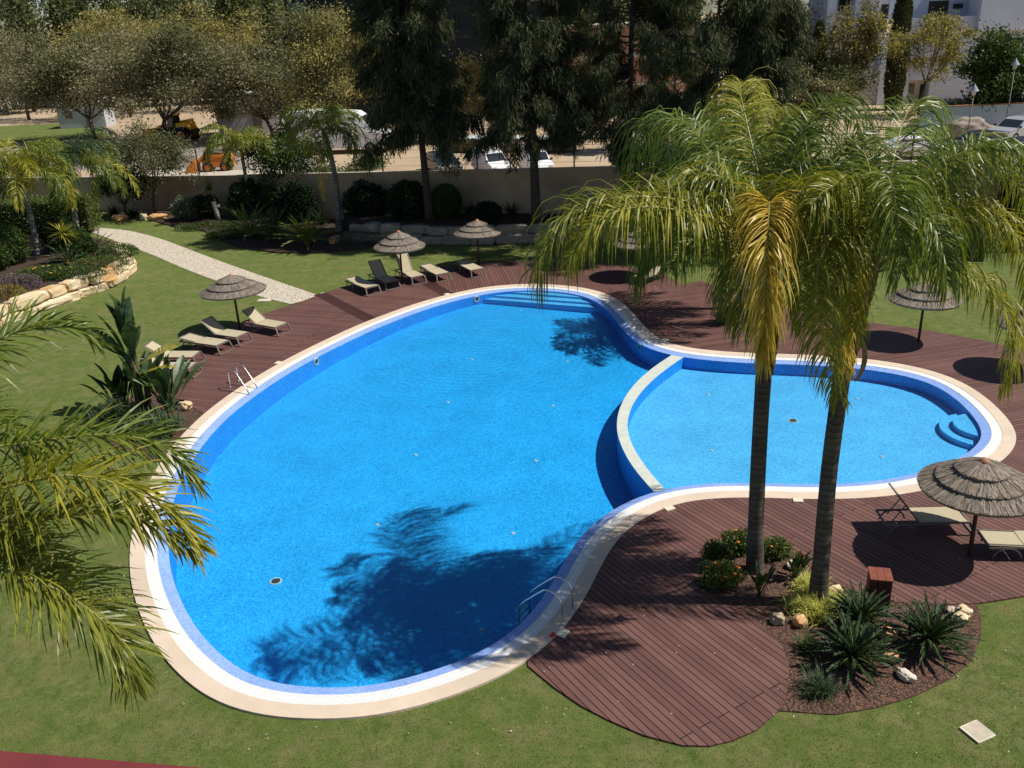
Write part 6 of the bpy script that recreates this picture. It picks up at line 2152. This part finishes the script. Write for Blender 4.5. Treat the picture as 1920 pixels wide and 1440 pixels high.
tag(boulder_mb((g.x, g.y, ZS + .6), (9, 5, 3.4), .1, 3, .9, .2).build('sand_heap', MT['sand'], smooth=True), 'low heap of ochre sand in front of the brick block', 'sand heap')

# white building on the right
gb = G(1800, 190, ZS)
yd = gb.y
t = empty('white_building', (W(1740, 100, yd).x, yd, ZS), 'white apartment building with a recessed balcony at the top right', 'building')
def wallrect(x0, y0, x1, y1, dy, th, name, mat, parent=t):
    return bx(MB(), x0, y0, x1, y1, yd + dy, th, ref=(1750, 90)).build(name, MT[mat], parent, world=True)
# right hand body with ground floor recess, balcony recess and projecting block
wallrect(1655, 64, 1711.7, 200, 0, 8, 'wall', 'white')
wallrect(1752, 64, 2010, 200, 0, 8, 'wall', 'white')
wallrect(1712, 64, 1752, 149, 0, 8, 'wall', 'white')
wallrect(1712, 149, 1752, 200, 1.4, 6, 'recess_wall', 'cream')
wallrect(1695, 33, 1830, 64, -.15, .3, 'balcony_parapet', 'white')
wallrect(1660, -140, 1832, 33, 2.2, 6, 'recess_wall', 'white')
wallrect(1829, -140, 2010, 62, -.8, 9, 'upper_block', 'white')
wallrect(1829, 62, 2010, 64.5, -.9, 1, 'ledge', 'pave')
def window(x0, y0, x1, y1, dy, label=None, frame='black'):
    o = bx(MB(), x0, y0, x1, y1, yd + dy - .06, .1, ref=(1750, 90)).build('window', MT[frame], t, world=True)
    q = (x1 - x0) * .07
    m = (x0 + x1) / 2
    for xa, xb in ((x0 + q, m - q / 2), (m + q / 2, x1 - q)):
        bx(MB(), xa, y0 + q, xb, y1 - q, yd + dy - .075, .1, ref=(1750, 90)).build('pane', MT['glass'], o, world=False)
    if label: o['label'] = label
def door(x0, y0, x1, y1, dy):
    bx(MB(), x0, y0, x1, y1, yd + dy - .08, .1, ref=(1750, 90)).build('door', MT['glass'], t, world=True)
window(1732, 2, 1768, 33, 2.2, 'wide balcony door with a dark frame')
window(1900, 78, 1917, 93, 0)
door(1735, 157, 1746, 187, 1.4); door(1714, 155, 1724, 187, 1.4)
MB().build  # no-op
bx(MB(), 1781, 9, 1795, 18, yd + 1.7, .5, ref=(1750, 90)).build('air_conditioner', MT['black'], t, world=True)
# left hand bays: white piers and shaded recesses with dark windows
for x0, x1 in ((1545, 1562), (1596, 1640)):
    wallrect(x0, -140, x1, 150, -.4, 6, 'pier', 'white')
wallrect(1545, 150, 1655, 200, .3, 6, 'wall', 'greyp')
wallrect(1562, -140, 1596, 150, 1.2, 4, 'recess_wall', 'greyp')
wallrect(1640, -140, 1658, 150, 1.2, 4, 'recess_wall', 'greyp')
window(1566, -30, 1590, 12, 1.2); window(1578, 28, 1592, 60, 1.2); window(1645, 4, 1658, 40, 1.2); window(1604, 25, 1622, 55, -.4)
window(1580, 85, 1594, 110, 1.2)
# garden wall in front of it, with a low hedge behind
yw = G(1800, 236, ZS).y
t2 = empty('garden_wall', (W(1800, 215, yw).x, yw, ZS), 'low white garden wall in front of the white building', 'wall')
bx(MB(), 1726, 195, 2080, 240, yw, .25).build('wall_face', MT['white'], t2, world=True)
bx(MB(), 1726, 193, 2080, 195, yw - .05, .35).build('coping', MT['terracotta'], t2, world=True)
a, b2 = W(1726, 200, yw + 1.2), W(2060, 200, yw + 1.2)
hedge([Vector((a.x, yw + .6, 0)), Vector((b2.x, yw + .6, 0)), Vector((b2.x, yw + 1.8, 0)), Vector((a.x, yw + 1.8, 0))], ZS, W(1800, 187, yw + 1).z, 'low trimmed hedge behind the white garden wall', 3500, .18, 'darkgreen', 9)
yl = G(1560, 175, ZS).y
t3 = empty('site_wall', (W(1560, 160, yl).x, yl, ZS), 'low wall with a pale coping between the two cypresses', 'wall')
bx(MB(), 1480, 160, 1660, 176, yl, .3).build('wall_face', MT['greyp'], t3, world=True)
bx(MB(), 1480, 157, 1660, 160, yl - .05, .4).build('coping', MT['pave'], t3, world=True)

# site cabins and low buildings on the left
def cabin(x0, y0, x1, y1, label, mat='greyp', roof='whitep', dep=3.0):
    g = G((x0 + x1) / 2, y1, ZS)
    t = empty('site_cabin', tuple(g), label, 'cabin', 'site cabins behind the wall')
    bx(MB(), x0, y0, x1, y1, g.y, dep).build('body', MT[mat], t, world=True)  # body colour carries the shade on a white cabin's face
    bx(MB(), x0 - 2, y0 - 3, x1 + 2, y0, g.y - .15, dep + .3).build('roof', MT[roof], t, world=True)
    bx(MB(), x0 + (x1 - x0) * .15, y0 + (y1 - y0) * .25, x0 + (x1 - x0) * .3, y0 + (y1 - y0) * .6, g.y - .04, .1).build('window', MT['glass'], t, world=True)
    bx(MB(), x0 + (x1 - x0) * .6, y0 + (y1 - y0) * .2, x0 + (x1 - x0) * .74, y1, g.y - .05, .1).build('door', MT['frame'], t, world=True)
cabin(108, 196, 196, 240, 'pale flat roofed cabin under the broad brown trees at the left')
cabin(405, 178, 520, 252, 'white cabin, shade put into its grey walls, under the brown tree right of the yellow loader')
cabin(452, 70, 492, 100, 'small grey shelter far behind the brown trees')

# ------------------------------------------------------------------ lamp posts
def lantern(px, top, label, arm=False):
    b = G(px[0], px[1], ZS)
    H = W(px[0], top, b.y).z - ZS
    t = empty('lamp_post', tuple(b), label, 'lamp post', 'lantern lamp posts by the white building')
    MB().tube([(0, 0, 0), (0, 0, .5), (0, 0, .55), (0, 0, H - .75)], [.09, .08, .05, .04], 8).build('post', MT['frame'], t, smooth=True)
    MB().lathe([(.10, H - .75), (.20, H - .45), (.21, H - .42), (.0, H - .40)], n=10).build('lamp_glass', MT['lamp'], t)
    MB().lathe([(.34, H - .44), (.32, H - .36), (.2, H - .24), (.2, H - .18), (.1, H - .1), (.09, H - .04), (.03, H + .05), (0, H + .1)], n=14).build('lamp_cap', MT['silver'], t, smooth=True)
lantern((1812, 268), 160, 'lantern lamp post in front of the white garden wall, left one')
lantern((1884, 242), 112, 'taller lantern lamp post in front of the round dark tree')
def street_lamp(px, top, armx, label):
    b = G(px[0], px[1], ZS)
    tp = W(px[0], top, b.y)
    ax = W(armx, top, b.y).x
    H = tp.z
    t = empty('street_lamp', tuple(b), label, 'street lamp', 'street lamps at the far left')
    pts = [b, Vector((b.x, b.y, H - 1.2)), Vector((b.x + (ax - b.x) * .25, b.y, H - .25)), Vector((ax, b.y, H))]
    MB().tube(catmull(pts, 6), .06, 7).build('pole', MT['silver'], t, smooth=True, world=True)
    MB().box((ax, b.y, H - .03), (.6, .2, .14)).build('lamp_head', MT['silver'], t, world=True)
street_lamp((32, 180), 30, -4, 'curved arm street lamp near the top left corner')
street_lamp((437, 100), 26, 431, 'thin street lamp in front of the far pines')
street_lamp((502, 100), 22, 497, 'thin street lamp left of the dark netted building')

# ------------------------------------------------------------------ vehicles
def wheel(parent, c, r, w, name='wheel', rim='silver'):
    """wheel with its axle along local y"""
    mb = MB()
    n = 20
    prof = [(r * .62, -w / 2), (r * .92, -w / 2), (r, -w * .3), (r, w * .3), (r * .92, w / 2), (r * .62, w / 2)]
    k = 0
    for rr, y in prof:
        for j in range(n):
            a = 2 * PI * j / n
            mb.v.append((c[0] + rr * math.cos(a), c[1] + y, c[2] + rr * math.sin(a)))
    for i in range(len(prof) - 1):
        for j in range(n):
            a0, a1 = i * n + j, i * n + (j + 1) % n
            mb.f.append([a0, a1, a1 + n, a0 + n]); mb.m.append(0)
    wo = mb.build(name, MT['tyre'], parent)
    m2 = MB()
    for s in (-1, 1):
        vs = [(c[0], c[1] + s * w * .42, c[2])] + [(c[0] + r * .62 * math.cos(2 * PI * j / n), c[1] + s * w * .36, c[2] + r * .62 * math.sin(2 * PI * j / n)) for j in range(n)]
        m2.add(vs, [(0, 1 + j, 1 + (j + 1) % n) for j in range(n)])
    m2.build('rim', MT[rim], wo)
def side_body(prof, w, inset=.0, z_in=None):
    """car body: side profile (x,z) extruded across y; points above z_in lean inwards (tumblehome)"""
    mb = MB()
    n = len(prof)
    vs = []
    for s in (-1, 1):
        for x, z in prof:
            k = 0 if z_in is None or z < z_in else inset
            vs.append((x, s * (w / 2 - k), z))
    tri = tessellate_polygon([[Vector((x, z, 0)) for x, z in prof]])
    fs = [list(q) for q in tri] + [[i + n for i in q[::-1]] for q in tri]
    fs += [[i, (i + 1) % n, n + (i + 1) % n, n + i] for i in range(n)]
    return mb.add(vs, fs)
def vehicle(px, heading, label, paint, kind='van', cat=None, scale=1.0, z=None, group='vehicles parked behind the wall'):
    z = ZS if z is None else z
    g = G(px[0], px[1], z)
    t = empty({'van': 'parked_van', 'car': 'parked_car', 'pickup': 'parked_van'}[kind], (g.x, g.y, z), label, cat or {'van': 'van', 'car': 'car', 'pickup': 'van'}[kind], group, heading)
    if kind == 'van':
        L, w = 4.3, 1.75
        prof = [(2.1, .35), (2.15, .62), (2.05, .85), (1.25, 1.05), (.62, 1.62), (.35, 1.75), (-.9, 1.86), (-1.9, 1.84), (-2.12, 1.55), (-2.15, .4), (-1.7, .3), (1.7, .3)]
        glass = [(1.17, 1.08), (.62, 1.57), (.62, 1.57)]
        ws = ((1.22, 1.07), (.66, 1.60)); sw = (( .95, 1.10), (.55, 1.55), (.0, 1.62), (.0, 1.10)); wz = 1.1
    elif kind == 'pickup':
        L, w = 5.6, 2.0
        prof = [(2.75, .4), (2.8, .8), (2.68, 1.05), (1.95, 1.25), (1.25, 2.05), (.95, 2.25), (-1.5, 2.45), (-2.6, 2.42), (-2.75, 2.1), (-2.8, .5), (-2.4, .35), (2.4, .35)]
        ws = ((1.92, 1.27), (1.29, 2.02)); sw = ((1.62, 1.30), (1.18, 1.98), (.55, 2.05), (.55, 1.30)); wz = 1.3
    else:
        L, w = 4.2, 1.75
        prof = [(2.05, .35), (2.1, .6), (1.95, .78), (1.05, .92), (.45, 1.36), (.1, 1.45), (-.9, 1.44), (-1.5, 1.25), (-1.95, .98), (-2.08, .85), (-2.1, .4), (-1.7, .28), (1.7, .28)]
        ws = ((1.02, .94), (.47, 1.335)); sw = ((.82, .96), (.38, 1.31), (-.9, 1.36), (-1.35, 1.0)); wz = .95
    prof = [(x * scale, zz_ * scale) for x, zz_ in prof]
    w *= scale
    body = side_body(prof, w, .14 * scale, wz * scale)
    bo = body.build('body', MT[paint], t)
    bv = bo.modifiers.new('soft_edges', 'BEVEL'); bv.width = .05 * scale; bv.segments = 2; bv.limit_method = 'ANGLE'
    q = w / 2 - .14 * scale
    (x0, z0_), (x1, z1_) = [(a * scale, b * scale) for a, b in ws]
    nx, nz = (z1_ - z0_), -(x1 - x0)
    ln = math.hypot(nx, nz)
    ox, oz = abs(nx) / ln * .035, abs(nz) / ln * .035
    MB().add([(x0 + ox, -q * 1.02, z0_ + oz), (x0 + ox, q * 1.02, z0_ + oz), (x1 + ox, q * .93, z1_ + oz), (x1 + ox, -q * .93, z1_ + oz)], [(0, 1, 2, 3)]).build('windscreen', MT['glass'], t)
    for s in (-1, 1):
        y0, y1 = s * (w / 2 - .07 * scale), s * (w / 2 - .115 * scale)
        pts = [(a * scale, (w / 2 + .02 - (.14 * scale)) * s, b * scale) for a, b in sw]
        MB().add(pts, [(0, 1, 2, 3)]).build('side_window', MT['glass'], t)
        MB().box((x0 + .05, s * (w / 2 + .06), z0_ + .06), (.12, .16, .14)).build('wing_mirror', MT['black'], t)
        MB().box((prof[1][0] - .04, s * w * .36, prof[1][1] + .06), (.1, .3 * scale, .16 * scale)).build('headlight', MT['lamp'], t)
        for xx in (L * .31 * scale, -L * .30 * scale):
            wheel(t, (xx, s * (w / 2 - .1), .33 * scale), .33 * scale, .22 * scale)
    MB().box((prof[0][0] + .0, 0, .45 * scale), (.12, w * .92, .2 * scale)).build('bumper', MT['frame'], t)
    return t
vehicle((922, 324), -1.15, 'small white delivery van parked nose to the wall beside the middle casuarina', 'whitep', 'van', scale=.9)
vehicle((1004, 322), -1.3, 'white van half hidden behind the middle casuarina trunk', 'whitep', 'van', scale=.9)
vehicle((648, 285), -.10, 'large white van facing right behind the palm with the dry frond', 'whitep', 'pickup', scale=1.5)
vehicle((830, 322), -1.2, 'dark blue car behind the low branches of the left casuarina', 'darkcar', 'car')
vehicle((1192, 318), -1.1, 'dark car behind the right casuarina trunk', 'darkcar', 'car')
vehicle((1252, 316), -1.0, 'blue car just above the wall at the left frond tips', 'blue', 'car')
vehicle((6, 208), -1.9, 'white double cab van on the site road at the far left edge', 'whitep', 'van', scale=1.25)
vehicle((1712, 296), -.2, 'white car glimpsed through the palm fronds at the right', 'whitep', 'car')
vehicle((1905, 262), -2.7, 'silver car parked under the lamp post at the right edge', 'silver', 'car', scale=1.15)
vehicle((1912, 308), -2.7, 'dark car in the shade at the right edge', 'darkcar', 'car', scale=1.15)
vehicle((1830, 285), -2.9, 'dark car beside the big grey boulder', 'darkcar', 'car')

# yellow telescopic loader
g = G(335, 264, ZS)
t = empty('wheel_loader', (g.x, g.y, ZS), 'yellow telescopic loader with big tyres under the broad brown trees', 'loader', None, R_(160))
side_body([(1.9, .75), (2.0, 1.15), (1.2, 1.35), (-1.7, 1.45), (-2.1, 1.2), (-2.1, .75)], 1.3).build('chassis', MT['black'], t)
side_body([(-.3, 1.3), (.75, 1.3), (.55, 2.5), (-.2, 2.55)], .95).build('cab', MT['glass'], t)
side_body([(-.35, 2.5), (.65, 2.45), (.6, 2.62), (-.3, 2.68)], 1.05).build('cab_roof', MT['machine'], t)
side_body([(-2.1, 1.2), (-1.9, 1.85), (-.5, 1.8), (-.35, 1.3)], 1.25).build('engine_cover', MT['machine'], t)
MB().bar((-1.8, -.45, 2.0), (2.5, -.45, 1.3), .32, .36).bar((2.4, -.45, 1.35), (3.2, -.45, .7), .25, .3).build('boom', MT['machine'], t)
side_body([(2.9, .2), (3.9, .1), (3.75, .45), (3.15, 1.25), (2.9, 1.2)], 2.3).build('bucket', MT['machine'], t)
for x in (-1.35, 1.35):
    for s in (-1, 1): wheel(t, (x, s * .95, .68), .68, .5, rim='orange')
# orange skid loader
g = G(410, 321, ZS)
t = empty('skid_loader', (g.x, g.y, ZS), 'small orange loader with its bucket out in front, just above the wall', 'loader', None, R_(186))
side_body([(1.0, .4), (1.1, .95), (.6, 1.15), (-1.1, 1.3), (-1.35, 1.0), (-1.3, .4)], 1.25).build('chassis', MT['orange'], t)
mb = MB()
for x in (-.75, .45):
    for s in (-1, 1): mb.bar((x, s * .55, 1.1), (x, s * .5, 2.05), .07, .07)
mb.box((-.15, 0, 2.08), (1.35, 1.2, .08))
mb.build('roll_cage', MT['black'], t)
MB().bar((-1.1, .62, 1.2), (.9, .62, 1.35), .12, .16).bar((.9, .62, 1.35), (1.6, .62, .6), .12, .16).bar((-1.1, -.62, 1.2), (.9, -.62, 1.35), .12, .16).bar((.9, -.62, 1.35), (1.6, -.62, .6), .12, .16).build('lift_arm', MT['orange'], t)
side_body([(1.5, .15), (2.4, .1), (2.3, .4), (1.8, 1.0), (1.5, .95)], 1.7).build('bucket', MT['orange'], t)
for x in (-.7, .65):
    for s in (-1, 1): wheel(t, (x, s * .72, .42), .42, .32, rim='orange')

# pallets of stone blocks under wrap
for k, (x, lab) in enumerate(((845, 'leftmost of the wrapped pallets of stone blocks beyond the wall'), (880, 'second wrapped pallet of stone blocks from the left beyond the wall'), (915, 'third wrapped pallet of stone blocks, left of the middle casuarina'), (955, 'wrapped pallet of stone blocks just left of the middle trunk'), (1030, 'wrapped pallet of stone blocks right of the middle trunk'), (1062, 'rightmost of the wrapped pallets of stone blocks'))):
    g = G(x, 285, ZS)
    t = empty('stone_pallet', (g.x, g.y, ZS), lab, 'pallet', 'pallets of stone blocks behind the wall', R_(4 * (k % 3) - 4))
    mb = MB()
    for i in range(3):
        mb.box(((i - 1) * .55, 0, .06), (.1, 1.1, .10))
    mb.box((0, 0, .13), (1.6, 1.1, .03))
    mb.build('pallet', MT['pole'], t)
    mb = MB()
    rr = random.Random(k)
    for zz_ in range(4):
        for xx in range(4):
            for yy in (-1, 1):
                mb.box(((xx - 1.5) * .4 + rr.uniform(-.02, .02), yy * .27 + rr.uniform(-.03, .03), .27 + zz_ * .27), (.38, .5, .25))
    mb.build('stone_blocks', MT['block'], t)
    mb = MB()
    n = 10
    vs = []
    for i in range(n + 1):
        for j in range(n + 1):
            x_, y_ = (i / n - .5) * 1.75, (j / n - .5) * 1.2
            e = max(abs(x_) / .87, abs(y_) / .6)
            z_ = 1.30 + .06 * mnoise.noise(Vector((x_ * 3, y_ * 3, k))) - (.30 * max(0, e - .86) / .14 * (.6 + .6 * mnoise.noise(Vector((x_ * 4, y_ * 4, k + 5))) ))
            vs.append((x_, y_, z_))
    mb.add(vs, [(i * (n + 1) + j, (i + 1) * (n + 1) + j, (i + 1) * (n + 1) + j + 1, i * (n + 1) + j + 1) for i in range(n) for j in range(n)])
    mb.build('plastic_wrap', MT['wrap'], t)
# big boulders by the white garden wall
g = G(1812, 262, ZS)
tag(boulder_mb((g.x, g.y, ZS + .7), (3.0, 1.8, 2.0), .2, 8, .75, .25).build('boulder', MT['rockg'], smooth=True), 'big grey boulder beside the left lantern post', 'boulder')
# dark hedge on the right behind the palms
gh = [G(1905, 470), G(2120, 470)]
hedge([gh[0], gh[1], gh[1] + Vector((0, 2.5, 0)), gh[0] + Vector((0, 2.5, 0))], 0, 3.6, 'tall dark hedge at the right edge behind the palm fronds', 5000, .2, 'darkgreen', 12)
# far hill line with pale houses
mb = MB()
vs = []
for i in range(41):
    x = -1400 + i * 70
    h = 30 + 22 * mnoise.noise(Vector((i * .21, 3, 1))) + 10 * mnoise.noise(Vector((i * .6, 1, 7)))
    vs += [(x, 1250, -2), (x, 1500, h), (x, 1900, h * .9)]
mb.add(vs, [q for i in range(40) for q in ((3 * i, 3 * i + 3, 3 * i + 4, 3 * i + 1), (3 * i + 1, 3 * i + 4, 3 * i + 5, 3 * i + 2))])
tag(mb.build('hills', pbr('far_hills', (.16, .17, .13), (.24, .22, .16), .01, .95)), 'low far hills on the horizon', kind='structure')
